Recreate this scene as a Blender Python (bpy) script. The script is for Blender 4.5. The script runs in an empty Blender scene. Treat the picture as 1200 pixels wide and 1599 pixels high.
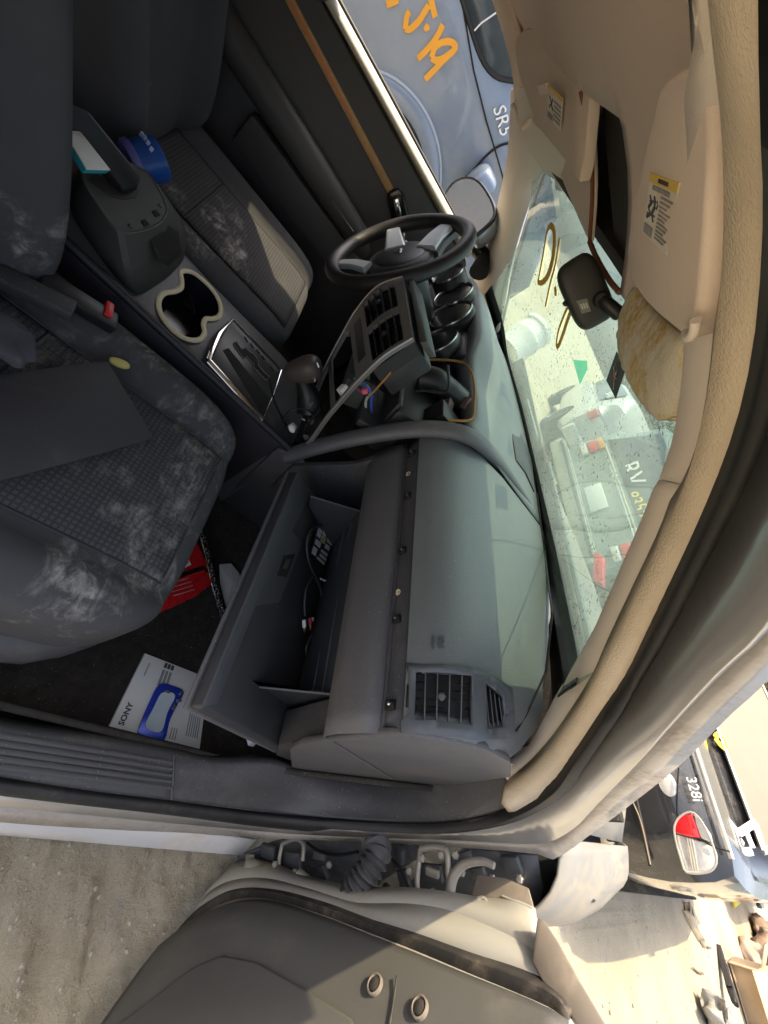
import bpy, bmesh, math, random
from mathutils import Vector, Matrix, noise

random.seed(7)
V = Vector
R = math.radians
SC = bpy.context.scene
COL = SC.collection

# ------------------------------------------------------------------ camera
# car frame: +X front of the sedan, +Y its left (driver) side, Z up, ground at z = 0
CAM = V((-0.48120, -0.82934, 1.23401))
RT = V((0.54135053, -0.77323918, -0.33021324))    # image down
DN = V((-0.61048713, -0.09143164, -0.78673103))   # image left
FW = V((0.57813932, 0.62748819, -0.52154913))
FPX = 654.73
cam = bpy.data.cameras.new('camera')
cam_o = bpy.data.objects.new('camera', cam)
COL.objects.link(cam_o)
mx = Matrix.Identity(4)
for i in range(3):
    mx[i][0] = -DN[i]; mx[i][1] = -RT[i]; mx[i][2] = -FW[i]; mx[i][3] = CAM[i]
cam_o.matrix_world = mx
cam.sensor_fit = 'VERTICAL'
cam.sensor_height = 36
cam.sensor_width = 27
cam.lens = FPX / 1599 * 36
cam.clip_start = 0.02
cam.clip_end = 3000
SC.camera = cam_o

# ------------------------------------------------------------------ sky and sun
SUN = V((-0.26, 0.45, 1.0)).normalized()
world = bpy.data.worlds.new('World')
SC.world = world
world.use_nodes = True
wn = world.node_tree
sky = wn.nodes.new('ShaderNodeTexSky')
sky.sky_type = 'NISHITA'
sky.sun_disc = False
sky.sun_elevation = math.asin(SUN.z)
sky.sun_rotation = math.atan2(SUN.x, SUN.y)
sky.dust_density = 5.0
sky.air_density = 0.8
sky.ozone_density = 0.6
bg = wn.nodes['Background']
bg.inputs['Strength'].default_value = 0.15
hs = wn.nodes.new('ShaderNodeHueSaturation')
hs.inputs['Saturation'].default_value = 0.55
wn.links.new(sky.outputs['Color'], hs.inputs['Color'])
wn.links.new(hs.outputs['Color'], bg.inputs['Color'])
sun = bpy.data.lights.new('sun', 'SUN')
sun.energy = 2.2
sun.angle = R(0.53)
sun.color = (1.0, 0.83, 0.52)
sun_o = bpy.data.objects.new('sun', sun)
COL.objects.link(sun_o)
sun_o.rotation_euler = SUN.to_track_quat('Z', 'Y').to_euler()
sun_o.location = SUN * 20
SC.view_settings.view_transform = 'Standard'
SC.view_settings.look = 'None'
SC.view_settings.gamma = 1.0
SC.view_settings.use_curve_mapping = False
SC.view_settings.exposure = 1.75
SC.cycles.max_bounces = 10
SC.cycles.transparent_max_bounces = 16

# ------------------------------------------------------------------ geometry helpers
def ray(x, y):
    return RT * ((y - 799.5) / FPX) + DN * ((600 - x) / FPX) + FW

def P(px, py, **k):
    """point of the place on the plane X, Y or Z = value"""
    r = ray(px, py)
    a, v = list(k.items())[0]
    i = 'xyz'.index(a)
    return CAM + r * ((v - CAM[i]) / r[i])

def PP(x, y, p0, n):
    r = ray(x, y)
    return CAM + r * (n.dot(p0 - CAM) / n.dot(r))

def spline(pts, n, closed=False):
    pts = [V(p) for p in pts]
    m = len(pts)
    out = []
    d = [0]
    rng = m if closed else m - 1
    for i in range(rng):
        d.append(d[-1] + (pts[(i + 1) % m] - pts[i]).length + 1e-6)
    tot = d[-1]
    for k in range(n):
        s = tot * k / (n if closed else n - 1)
        i = 0
        while i < rng - 1 and d[i + 1] < s: i += 1
        t = (s - d[i]) / (d[i + 1] - d[i])
        if closed:
            a, b, c_, e = pts[(i - 1) % m], pts[i], pts[(i + 1) % m], pts[(i + 2) % m]
        else:
            b, c_ = pts[i], pts[i + 1]
            a = pts[i - 1] if i > 0 else b * 2 - c_
            e = pts[i + 2] if i + 2 < m else c_ * 2 - b
        l1 = (c_ - b).length + 1e-9
        ma = (c_ - a) * (l1 / ((c_ - b).length + (b - a).length + 1e-9))
        mb = (e - b) * (l1 / ((e - c_).length + (c_ - b).length + 1e-9))
        t2, t3 = t * t, t * t * t
        out.append(b * (2*t3 - 3*t2 + 1) + ma * (t3 - 2*t2 + t) + c_ * (-2*t3 + 3*t2) + mb * (t3 - t2))
    return out

ORG = {}
def finish(o, origin, parent, mat):
    if mat is not None:
        for m_ in (mat if isinstance(mat, (list, tuple)) else [mat]):
            o.data.materials.append(m_)
    COL.objects.link(o)
    ORG[o.name] = V(origin)
    if parent is not None:
        o.parent = parent
        o.location = V(origin) - ORG[parent.name]
    else:
        o.location = V(origin)
    return o

def from_bm(name, bm, mat, parent=None, smooth=True, angle=35, origin=None):
    bmesh.ops.remove_doubles(bm, verts=bm.verts, dist=1e-6)
    bmesh.ops.recalc_face_normals(bm, faces=bm.faces)
    if origin is None:
        lo = V((1e9,)*3); hi = V((-1e9,)*3)
        for v in bm.verts:
            for i in range(3):
                lo[i] = min(lo[i], v.co[i]); hi[i] = max(hi[i], v.co[i])
        origin = V(((lo.x+hi.x)/2, (lo.y+hi.y)/2, lo.z))
    bmesh.ops.translate(bm, verts=bm.verts, vec=-V(origin))
    me = bpy.data.meshes.new(name)
    bm.to_mesh(me); bm.free()
    if smooth:
        me.shade_smooth()
        me.set_sharp_from_angle(angle=R(angle))
    o = bpy.data.objects.new(name, me)
    return finish(o, origin, parent, mat)

def mk(name, verts, faces, mat, parent=None, smooth=True, angle=35, bev=0, seg=2, solid=0, sub=0, solid_off=-1):
    bm = bmesh.new()
    vs = [bm.verts.new(v) for v in verts]
    for f in faces:
        try: bm.faces.new([vs[i] for i in f])
        except ValueError: pass
    if bev:
        bmesh.ops.recalc_face_normals(bm, faces=bm.faces)
        es = [e for e in bm.edges if len(e.link_faces) == 2 and e.calc_face_angle(0) > R(30)]
        bmesh.ops.bevel(bm, geom=es, offset=bev, segments=seg, profile=.5, affect='EDGES', clamp_overlap=True)
    o = from_bm(name, bm, mat, parent, smooth, angle)
    if solid:
        m = o.modifiers.new('thick', 'SOLIDIFY'); m.thickness = solid; m.offset = solid_off
    if sub:
        m = o.modifiers.new('sub', 'SUBSURF'); m.levels = sub; m.render_levels = sub
    return o

def rotm(rot):
    return Matrix.Rotation(R(rot[2]), 3, 'Z') @ Matrix.Rotation(R(rot[1]), 3, 'Y') @ Matrix.Rotation(R(rot[0]), 3, 'X')

def box(name, c, s, mat, parent=None, rot=(0, 0, 0), bev=.003, seg=2, basis=None):
    m = basis if basis is not None else rotm(rot)
    vs = []
    for k in (-1, 1):
        for j in (-1, 1):
            for i in (-1, 1):
                vs.append(V(c) + m @ V((i*s[0]/2, j*s[1]/2, k*s[2]/2)))
    fs = [(0,2,3,1), (4,5,7,6), (0,1,5,4), (2,6,7,3), (0,4,6,2), (1,3,7,5)]
    return mk(name, vs, fs, mat, parent, bev=bev, seg=seg)

def prism(name, pts, vec, mat, parent=None, bev=0, seg=2, angle=35):
    pts = [V(p) for p in pts]; vec = V(vec); n = len(pts)
    vs = pts + [p + vec for p in pts]
    fs = [tuple(range(n)), tuple(range(2*n-1, n-1, -1))] + [(i, (i+1) % n, n + (i+1) % n, n + i) for i in range(n)]
    return mk(name, vs, fs, mat, parent, bev=bev, seg=seg, angle=angle)

def tube_geo(pts, r, seg=8, closed=False, flat=1.0, up0=None):
    pts = [V(p) for p in pts]; n = len(pts)
    rr = r if isinstance(r, (list, tuple)) else [r] * n
    if len(rr) != n:
        m_ = len(rr) - 1
        rr = [rr[min(int(i*m_/(n-1)), m_-1)] * (1 - (i*m_/(n-1) - min(int(i*m_/(n-1)), m_-1))) + rr[min(int(i*m_/(n-1)), m_-1)+1] * (i*m_/(n-1) - min(int(i*m_/(n-1)), m_-1)) for i in range(n)]
    vs, fs = [], []
    up = V(up0) if up0 is not None else None
    for i in range(n):
        if closed: t = pts[(i+1) % n] - pts[i-1]
        else: t = pts[min(i+1, n-1)] - pts[max(i-1, 0)]
        t.normalize()
        if up is None:
            up = V((0, 0, 1)) if abs(t.z) < .9 else V((1, 0, 0))
        up = (up - t * up.dot(t)).normalized()
        sd = t.cross(up)
        for k in range(seg):
            a = 2 * math.pi * k / seg
            vs.append(pts[i] + (up * math.cos(a) * flat + sd * math.sin(a)) * rr[i])
    for i in range(n if closed else n - 1):
        j = (i + 1) % n
        for k in range(seg):
            l = (k + 1) % seg
            fs.append((i*seg+k, i*seg+l, j*seg+l, j*seg+k))
    if not closed:
        fs.append(tuple(range(seg-1, -1, -1))); fs.append(tuple((n-1)*seg+k for k in range(seg)))
    return vs, fs

def tube(name, pts, r, mat, parent=None, seg=8, closed=False, flat=1.0):
    vs, fs = tube_geo(pts, r, seg, closed, flat)
    return mk(name, vs, fs, mat, parent, angle=50)

def loft_geo(rows, closed_u=False, closed_v=False, caps=False):
    n = len(rows[0]); vs = [V(p) for r in rows for p in r]; fs = []
    m = len(rows)
    for i in range(m if closed_v else m - 1):
        a, b = i, (i+1) % m
        for j in range(n if closed_u else n - 1):
            k = (j+1) % n
            fs.append((a*n+j, a*n+k, b*n+k, b*n+j))
    if caps:
        fs.append(tuple(range(n-1, -1, -1))); fs.append(tuple((m-1)*n+k for k in range(n)))
    return vs, fs

def loft(name, rows, mat, parent=None, closed_u=False, closed_v=False, caps=False, **k):
    vs, fs = loft_geo(rows, closed_u, closed_v, caps)
    return mk(name, vs, fs, mat, parent, **k)

def strips(name, curves, n, mat, parent=None, solid=.006, **k):
    """a band of surface through several long curves"""
    rows = [spline(c, n) for c in curves]
    return loft(name, rows, mat, parent, solid=solid, **k)

def lathe(name, prof, c, axis, mat, parent=None, seg=24, angle=35, sx=1.0, xd=None):
    """profile of (radius, height) turned about axis through c"""
    ax = V(axis).normalized()
    u = V(xd) if xd is not None else (V((0, 0, 1)) if abs(ax.z) < .9 else V((1, 0, 0)))
    u = (u - ax * u.dot(ax)).normalized(); w = ax.cross(u)
    rows = []
    for r_, h in prof:
        rows.append([V(c) + ax * h + (u * math.cos(2*math.pi*k/seg) * sx + w * math.sin(2*math.pi*k/seg)) * r_ for k in range(seg)])
    return loft(name, rows, mat, parent, closed_u=True, caps=True, angle=angle)

def superq(name, c, half, mat, parent=None, basis=None, e=.3, nu=40, nv=24, fn=None):
    m = basis if basis is not None else Matrix.Identity(3)
    sg = lambda a, p: math.copysign(abs(a) ** p, a)
    rows = []
    for i in range(nv + 1):
        ph = -math.pi/2 + math.pi * i / nv
        row = []
        for j in range(nu):
            th = 2 * math.pi * j / nu
            q = V((sg(math.cos(ph), e) * sg(math.cos(th), e), sg(math.cos(ph), e) * sg(math.sin(th), e), sg(math.sin(ph), e)))
            q = V((q.x * half[0], q.y * half[1], q.z * half[2]))
            if fn: q = fn(q)
            row.append(V(c) + m @ q)
        rows.append(row)
    vs, fs = loft_geo(rows, closed_u=True)
    return mk(name, vs, fs, mat, parent, angle=80)

def letters(name, s, origin, right, up, size, mat, parent=None, depth=.0006, shear=0, bold=0):
    cu = bpy.data.curves.new(name, 'FONT')
    cu.body = s; cu.size = size; cu.extrude = depth; cu.shear = shear; cu.offset = bold
    cu.align_x = 'CENTER'; cu.align_y = 'CENTER'; cu.resolution_u = 3
    to = bpy.data.objects.new(name + '_tmp', cu)
    COL.objects.link(to)
    dg = bpy.context.evaluated_depsgraph_get()
    me = bpy.data.meshes.new_from_object(to.evaluated_get(dg))
    bpy.data.objects.remove(to); bpy.data.curves.remove(cu)
    r_ = V(right).normalized(); u_ = (V(up) - r_ * V(up).dot(r_)).normalized(); n_ = r_.cross(u_)
    m = Matrix((r_, u_, n_)).transposed()
    for v in me.vertices: v.co = m @ v.co
    me.materials.clear()
    o = bpy.data.objects.new(name, me)
    return finish(o, origin, parent, mat)

def strokes(name, paths, w, mat, parent=None, flat=.35, seg=6, nrm=None):
    """hand written marks: one mesh of several flat painted strokes"""
    vs, fs = [], []
    for p in paths:
        r_ = w
        pp = p
        a, b = tube_geo(pp, r_, seg, False, flat, nrm)
        o_ = len(vs)
        vs += a; fs += [tuple(i + o_ for i in f) for f in b]
    return mk(name, vs, fs, mat, parent, angle=60)

def empty(name, loc, parent=None):
    o = bpy.data.objects.new(name, None)
    o.empty_display_size = .1
    COL.objects.link(o)
    ORG[o.name] = V(loc)
    if parent is not None:
        o.parent = parent; o.location = V(loc) - ORG[parent.name]
    else: o.location = loc
    return o

def tag(o, label, cat=None, group=None, kind=None):
    if label: o['label'] = label
    if cat: o['category'] = cat
    if group: o['group'] = group
    if kind: o['kind'] = kind
    return o

# ------------------------------------------------------------------ materials
def _n(nt, t, **k):
    n = nt.nodes.new(t)
    for a, b in k.items():
        if a in n.inputs.keys() if hasattr(n.inputs, 'keys') else False: n.inputs[a].default_value = b
        else: setattr(n, a, b)
    return n

def _math(nt, op, a, b=None, c=None, clamp=False):
    n = nt.nodes.new('ShaderNodeMath'); n.operation = op; n.use_clamp = clamp
    for i, x in enumerate((a, b, c)):
        if x is None: continue
        if isinstance(x, (int, float)): n.inputs[i].default_value = x
        else: nt.links.new(x, n.inputs[i])
    return n.outputs[0]

def _mix(nt, fac, a, b):
    n = nt.nodes.new('ShaderNodeMix'); n.data_type = 'RGBA'
    if isinstance(fac, (int, float)): n.inputs[0].default_value = fac
    else: nt.links.new(fac, n.inputs[0])
    for i, x in ((6, a), (7, b)):
        if isinstance(x, (tuple, list)): n.inputs[i].default_value = (*x[:3], 1)
        else: nt.links.new(x, n.inputs[i])
    return n.outputs[2]

def _noise(nt, vec, scale, detail=4, rough=.55, dist=0):
    n = nt.nodes.new('ShaderNodeTexNoise')
    n.inputs['Scale'].default_value = scale; n.inputs['Detail'].default_value = detail
    n.inputs['Roughness'].default_value = rough; n.inputs['Distortion'].default_value = dist
    nt.links.new(vec, n.inputs['Vector'])
    return n.outputs['Fac']

def _ramp(nt, f, lo, hi):
    n = nt.nodes.new('ShaderNodeMapRange'); n.interpolation_type = 'SMOOTHSTEP'
    nt.links.new(f, n.inputs['Value'])
    n.inputs['From Min'].default_value = lo; n.inputs['From Max'].default_value = hi
    return n.outputs['Result']

def _scale(nt, vec, s):
    n = nt.nodes.new('ShaderNodeMapping')
    n.inputs['Scale'].default_value = s
    nt.links.new(vec, n.inputs['Vector'])
    return n.outputs['Vector']

def M(name, col, rough=.5, metal=0.0, var=.15, vs=9, bump=0.0, bs=400, dust=0.0, dcol=(.36, .32, .27), ds=6, dlo=.5, dhi=.78,
      spec=.5, coat=0.0, spots=None, spotcol=(.42, .40, .37), weave=0.0, wscale=220, stretch=None, speck=0.0, scuff=0.0):
    m = bpy.data.materials.new(name); m.use_nodes = True
    nt = m.node_tree; b = nt.nodes['Principled BSDF']
    tc = nt.nodes.new('ShaderNodeTexCoord'); vec = tc.outputs['Object']
    v2 = _scale(nt, vec, stretch) if stretch else vec
    c = tuple(col)
    f = _noise(nt, v2, vs, 6)
    out = _mix(nt, f, tuple(x*(1-var) for x in c), tuple(min(1, x*(1+var)) for x in c))
    rf = None
    if weave:
        ck = nt.nodes.new('ShaderNodeTexBrick')
        ck.offset = 0.0
        nt.links.new(vec, ck.inputs['Vector'])
        ck.inputs['Scale'].default_value = wscale
        ck.inputs['Mortar Size'].default_value = .22; ck.inputs['Mortar Smooth'].default_value = .6
        ck.inputs['Brick Width'].default_value = 1.0; ck.inputs['Row Height'].default_value = 1.0
        ck.inputs['Color1'].default_value = (1, 1, 1, 1); ck.inputs['Color2'].default_value = (1, 1, 1, 1)
        ck.inputs['Mortar'].default_value = (0, 0, 0, 1)
        wf = ck.outputs['Fac']
        dark = tuple(x * (1 - weave) for x in c)
        out = _mix(nt, _math(nt, 'MULTIPLY', wf, weave), out, tuple(x*.25 for x in c))
    if dust:
        d1 = _noise(nt, v2, ds, 9, .68, .4)
        d2 = _noise(nt, v2, ds*9, 5, .7)
        df = _math(nt, 'MULTIPLY', _ramp(nt, d1, dlo, dhi), _ramp(nt, d2, .3, .62), clamp=True)
        df = _math(nt, 'MULTIPLY', df, dust)
        out = _mix(nt, df, out, dcol)
        rf = _math(nt, 'MULTIPLY_ADD', df, .5, rough, clamp=True)
    if speck:
        sn = _math(nt, 'MULTIPLY', _ramp(nt, _noise(nt, vec, 330, 2, .5), .70, .74), speck)
        out = _mix(nt, sn, out, (.45, .43, .40))
    if scuff:
        s1 = _ramp(nt, _noise(nt, _scale(nt, vec, (.25, 1, 1)), 70, 6, .7, 2.0), .60, .72)
        s2 = _ramp(nt, _noise(nt, vec, 5, 4, .6, 1), .48, .66)
        out = _mix(nt, _math(nt, 'MULTIPLY', _math(nt, 'MULTIPLY', s1, s2), scuff), out, (.30, .29, .28))
    if spots:
        acc = None
        wob = _math(nt, 'MULTIPLY_ADD', _noise(nt, _scale(nt, vec, (1, .5, 1)), 26, 5, .65, 1.0), 3.6, -1.95)
        for (p, rad, st) in spots:
            vm = nt.nodes.new('ShaderNodeVectorMath'); vm.operation = 'SUBTRACT'
            nt.links.new(vec, vm.inputs[0]); vm.inputs[1].default_value = p
            sc_ = nt.nodes.new('ShaderNodeVectorMath'); sc_.operation = 'MULTIPLY'
            nt.links.new(vm.outputs[0], sc_.inputs[0]); sc_.inputs[1].default_value = tuple(1/r_ for r_ in rad)
            ln = nt.nodes.new('ShaderNodeVectorMath'); ln.operation = 'LENGTH'
            nt.links.new(sc_.outputs[0], ln.inputs[0])
            g = _math(nt, 'SUBTRACT', 1.0, _math(nt, 'ADD', ln.outputs['Value'], wob), clamp=True)
            g = _math(nt, 'MULTIPLY', g, st)
            acc = g if acc is None else _math(nt, 'MAXIMUM', acc, g)
        n1 = _noise(nt, _scale(nt, vec, (1, .45, 1)), 60, 7, .72, .8)
        n2 = _noise(nt, vec, 14, 5, .6, 1.5)
        sf = _math(nt, 'MULTIPLY', acc, _ramp(nt, _math(nt, 'ADD', _math(nt, 'MULTIPLY', n1, .6), _math(nt, 'MULTIPLY', n2, .4)), .43, .66), clamp=True)
        out = _mix(nt, sf, out, spotcol)
    nt.links.new(out, b.inputs['Base Color'])
    if rf is None:
        rf = _math(nt, 'MULTIPLY_ADD', _noise(nt, vec, vs*2.3, 5), .22, rough - .11, clamp=True)
    nt.links.new(rf, b.inputs['Roughness'])
    b.inputs['Metallic'].default_value = metal
    b.inputs['Specular IOR Level'].default_value = spec
    b.inputs['Coat Weight'].default_value = coat
    b.inputs['Coat Roughness'].default_value = .06
    if bump or weave:
        bn = nt.nodes.new('ShaderNodeBump')
        bn.inputs['Strength'].default_value = max(bump, .5 if weave else 0)
        bn.inputs['Distance'].default_value = .0012
        if weave:
            h = _math(nt, 'SUBTRACT', _noise(nt, vec, bs, 3), _math(nt, 'MULTIPLY', wf, .9))
        else:
            h = _noise(nt, v2, bs, 4, .6)
        nt.links.new(h, bn.inputs['Height'])
        nt.links.new(bn.outputs['Normal'], b.inputs['Normal'])
    return m

m_plast = M('dark_plastic', (.048, .048, .051), .5, var=.25, bump=.35, bs=500, dust=.22, dcol=(.22, .20, .175), dlo=.46, dhi=.74, speck=.5, scuff=.3)
m_black = M('black_plastic', (.012, .012, .013), .42, var=.3, dust=.06)
m_gloss = M('gloss_black', (.006, .006, .007), .16, var=.2)
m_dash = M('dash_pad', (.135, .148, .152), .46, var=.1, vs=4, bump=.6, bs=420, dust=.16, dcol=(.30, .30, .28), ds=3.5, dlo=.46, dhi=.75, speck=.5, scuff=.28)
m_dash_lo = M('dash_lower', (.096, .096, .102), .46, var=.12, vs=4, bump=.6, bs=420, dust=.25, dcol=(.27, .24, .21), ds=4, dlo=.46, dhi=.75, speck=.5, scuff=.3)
m_carpet = M('carpet', (.042, .038, .034), .95, var=.5, vs=60, bump=.9, bs=1500, dust=.28, dcol=(.16, .14, .12), ds=9, dlo=.46, dhi=.75, spec=.1, speck=.6)
m_silver = M('silver_paint', (.40, .395, .39), .30, .5, var=.05, dust=.45, dcol=(.36, .31, .26), ds=6, dlo=.5, dhi=.8, coat=.8)
m_silver_sill = M('silver_paint_dusty', (.52, .52, .53), .40, .25, var=.06, dust=.7, dcol=(.50, .44, .36), ds=5, dlo=.48, dhi=.7, coat=.3)
m_rubber = M('rubber', (.010, .010, .011), .62, var=.3, dust=.15)
m_beige = M('beige_trim', (.70, .63, .56), .72, var=.05, vs=5, bump=.25, bs=900, dust=.15, dcol=(.45, .36, .26), ds=4)
m_foam = M('door_seal_fleece', (.64, .54, .41), .95, var=.18, vs=14, bump=1.0, bs=420, dust=.3, dcol=(.36, .27, .19), ds=10, spec=.1)
m_liner = M('headliner_cloth', (.74, .60, .515), .95, var=.06, vs=4, bump=.35, bs=1100, dust=.10, dcol=(.42, .32, .24), ds=3, spec=.1)
m_chrome = M('chrome', (.80, .81, .82), .12, 1.0, var=.05)
m_satin = M('satin_silver', (.42, .41, .39), .38, .7, var=.1, dust=.3, dcol=(.3, .26, .2))
m_white = M('white_plastic', (.78, .78, .76), .45, var=.05)
# ------------------------------------------------------------------ ground
def ground_material():
    m = bpy.data.materials.new('dusty_dirt'); m.use_nodes = True
    nt = m.node_tree; b = nt.nodes['Principled BSDF']
    tc = nt.nodes.new('ShaderNodeTexCoord'); vec = tc.outputs['Object']
    a = _noise(nt, vec, 1.3, 6, .6); c = _noise(nt, vec, 9, 8, .7); d = _noise(nt, vec, 70, 6, .7)
    col = _mix(nt, _ramp(nt, a, .35, .65), (.385, .335, .245), (.46, .40, .30))
    col = _mix(nt, _ramp(nt, c, .52, .72), col, (.33, .31, .28))
    col = _mix(nt, _math(nt, 'MULTIPLY', _ramp(nt, d, .58, .74), .6), col, (.24, .20, .16))
    col = _mix(nt, _math(nt, 'MULTIPLY', _ramp(nt, _noise(nt, vec, 160, 3, .6), .62, .72), .5), col, (.58, .53, .46))
    nt.links.new(col, b.inputs['Base Color'])
    b.inputs['Roughness'].default_value = .95; b.inputs['Specular IOR Level'].default_value = .15
    bn = nt.nodes.new('ShaderNodeBump'); bn.inputs['Strength'].default_value = 1.0; bn.inputs['Distance'].default_value = .02
    h = _math(nt, 'ADD', _math(nt, 'MULTIPLY', _noise(nt, vec, 22, 8, .7), 1.0), _math(nt, 'MULTIPLY', _noise(nt, vec, 120, 5, .7), .35))
    nt.links.new(h, bn.inputs['Height']); nt.links.new(bn.outputs['Normal'], b.inputs['Normal'])
    return m
m_dirt = ground_material()

def gz(x, y):
    near = max(0, 1 - math.hypot(x, y + 1.2) / 9)
    z = noise.noise(V((x*1.7, y*1.7, 0))) * .012 + noise.noise(V((x*6, y*6, 3))) * .007 * near + noise.noise(V((x*17, y*17, 5))) * .007 * near
    if near > .5: z += noise.noise(V((x*45, y*45, 9))) * .0042 + max(0, noise.noise(V((x*28, y*28, 2))) - .15) * .012
    # worn tyre tread beside the sill
    w = math.exp(-((y + 1.02) / .12) ** 2)
    z -= w * .009 * (1 + (1 if math.sin(x * 62 + y * 20) > .2 else -1) * .7 * (.5 + noise.noise(V((x*5, y*5, 4))))) * near
    return z - .006

def axis_steps(lo, hi, dlo, dhi, step):
    xs = []
    x = dlo
    while x <= dhi: xs.append(x); x += step
    s = step
    x = xs[-1]
    while x < hi: s *= 1.25; x += s; xs.append(min(x, hi))
    s = step; x = xs[0]; pre = []
    while x > lo: s *= 1.25; x -= s; pre.append(max(x, lo))
    return pre[::-1] + xs
gx = axis_steps(-400, 400, -.55, .75, .009)
gy = axis_steps(-400, 400, -1.45, -.78, .009)
vs = [V((x, y, gz(x, y))) for y in gy for x in gx]
nx = len(gx)
fs = [(j*nx+i, j*nx+i+1, (j+1)*nx+i+1, (j+1)*nx+i) for j in range(len(gy)-1) for i in range(nx-1)]
ground = mk('ground', vs, fs, m_dirt, angle=180)
tag(ground, 'bare dusty tan dirt ground of the yard', kind='structure')

# loose stones on the dirt
bm0 = bmesh.new()
bmesh.ops.create_icosphere(bm0, subdivisions=1, radius=1)
ico_v = [v.co.copy() for v in bm0.verts]; ico_f = [tuple(v.index for v in f.verts) for f in bm0.faces]
bm0.free()
svs, sfs = [], []
for k in range(5200):
    if k < 4600: x, y = random.uniform(-.6, 1.6), random.uniform(-2.2, -.78)
    else: x, y = random.uniform(1.2, 9), random.uniform(-3.5, -.9)
    s = random.choice((.002, .002, .0025, .003, .004, .006)) * (1 if k < 4600 else 2.2)
    a_ = random.random() * 6; sy, sz = random.uniform(.6, 1), random.uniform(.4, .8)
    o_ = len(svs); zz = gz(x, y) + s * .25
    for q in ico_v:
        jx, jy = q.x * s, q.y * s * sy
        svs.append((x + jx * math.cos(a_) - jy * math.sin(a_), y + jx * math.sin(a_) + jy * math.cos(a_), zz + q.z * s * sz))
    sfs += [tuple(i + o_ for i in f) for f in ico_f]
m_stone = M('stone', (.34, .31, .255), .9, var=.35, vs=30, spec=.2)
gravel = mk('loose_stones', svs, sfs, m_stone, smooth=False)
tag(gravel, 'small loose stones scattered over the dirt', kind='stuff')

# ------------------------------------------------------------------ the sedan, silver, stripped
car = empty('sedan', (0, 0, 0))
tag(car, 'stripped silver sedan with charcoal interior seen through its open passenger door', 'car')

# long curves round the passenger door opening, from the sill up the hinge pillar to the roof rail
def curve(items):
    out = []
    for it in items:
        if isinstance(it, V): out.append(it); continue
        x, y, a, v = it
        out.append(P(x, y, **{a: v}))
    return out
def xs(l): return [(a, b, 'x', c) for a, b, c in l]
Z_, X_ = 'z', 'x'
# rubber seal inner edge
cB = curve([V((-1.35, -.785, .425)), (0, 1213, Z_, .42), (270, 1250, Z_, .42), (430, 1270, Z_, .43)] + xs([(600, 1283, .35), (700, 1284, .39), (798, 1263, .40), (868, 1221, .29), (911, 1171, .20),
     (967, 1092, .08), (999, 1047, .03), (1027, 997, -.02), (1100, 862, -.13), (1160, 737, -.20), (1200, 632, -.25), (1232, 500, -.30), (1258, 300, -.36), (1272, 40, -.42)]) + [V((-.62, -.64, 1.325)), V((-1.35, -.63, 1.325))])
# silver edge against the rubber
cS = curve([V((-1.35, -.806, .40)), (0, 1225, Z_, .40), (270, 1260, Z_, .40), (430, 1282, Z_, .41)] + xs([(600, 1295, .37), (700, 1297, .41), (780, 1289, .43), (846, 1262, .37), (911, 1215, .22), (967, 1150, .10), (999, 1112, .04),
     (1050, 1045, -.05), (1100, 955, -.12), (1200, 800, -.22), (1270, 650, -.28), (1330, 350, -.37)]) + [V((-.62, -.675, 1.325)), V((-1.35, -.66, 1.325))])
# silver crease
c4 = curve([V((-1.35, -.832, .385)), (0, 1255, Z_, .385), (270, 1282, Z_, .37), (430, 1297, Z_, .39)] + xs([(560, 1304, .40), (700, 1308, .44), (840, 1314, .46), (889, 1296, .40), (940, 1248, .26), (999, 1190, .12),
     (1058, 1125, .0), (1130, 1050, -.10), (1200, 985, -.17), (1310, 800, -.27)]) + [V((-.62, -.70, 1.345)), V((-1.35, -.68, 1.345))])
# silver outer edge
c5 = curve([V((-1.35, -.852, .36)), (0, 1284, Z_, .35), (200, 1297, Z_, .33), (330, 1304, Z_, .33), (440, 1310, Z_, .39)] + xs([(560, 1314, .45), (690, 1322, .47), (840, 1334, .50), (862, 1343, .50), (935, 1294, .39), (1000, 1245, .27),
     (1062, 1195, .13), (1140, 1117, -.02), (1200, 1060, -.10)]) + [V((-.62, -.71, 1.385)), V((-1.35, -.69, 1.385))])
NN = 150
rb0, rs0 = spline(cB, 120), spline(cS, 120)
cR = [a.lerp(b, .45 if a.z > .5 else 1.0) for a, b in zip(rb0, rs0)]
strips('door_opening_seal', [cB, [(a + b)/2 + V((-.004, -.004, 0)) for a, b in zip(rb0, cR)], cR], NN, m_rubber, car, solid=.012, angle=60)
pill = strips('door_opening_frame', [cR, c4], NN, m_silver, car, solid=.004)
m_grime = M('grimy_silver', (.32, .30, .28), .42, .1, var=.1, dust=.6, dcol=(.22, .17, .13), ds=14, dlo=.42, dhi=.68, coat=.4)
strips('door_opening_flange', [c4, c5], NN, m_grime, car, solid=.004)
# outer skin of the pillar and the roof side
def shift(c, d, lo=0, hi=None): return [p + V(d) for p in c]
up5 = [p for p in c5 if p.z > .80]
lo5 = [V((-1.35, -.852, .36)), P(0, 1284, z=.35), P(200, 1297, z=.33), P(330, 1304, z=.33), P(400, 1312, z=.335)]
strips('pillar_skin', [up5, shift(up5, (.045, .035, .03)), shift(up5, (.06, .12, .03))], 60, m_silver, car, solid=.004)
strips('sill_skin', [lo5, [V((p.x, -.862, .30)) for p in lo5], [V((p.x, -.858, .268)) for p in lo5], [V((p.x, -.80, .20)) for p in lo5]], 30, m_silver_sill, car, solid=.004)

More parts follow.
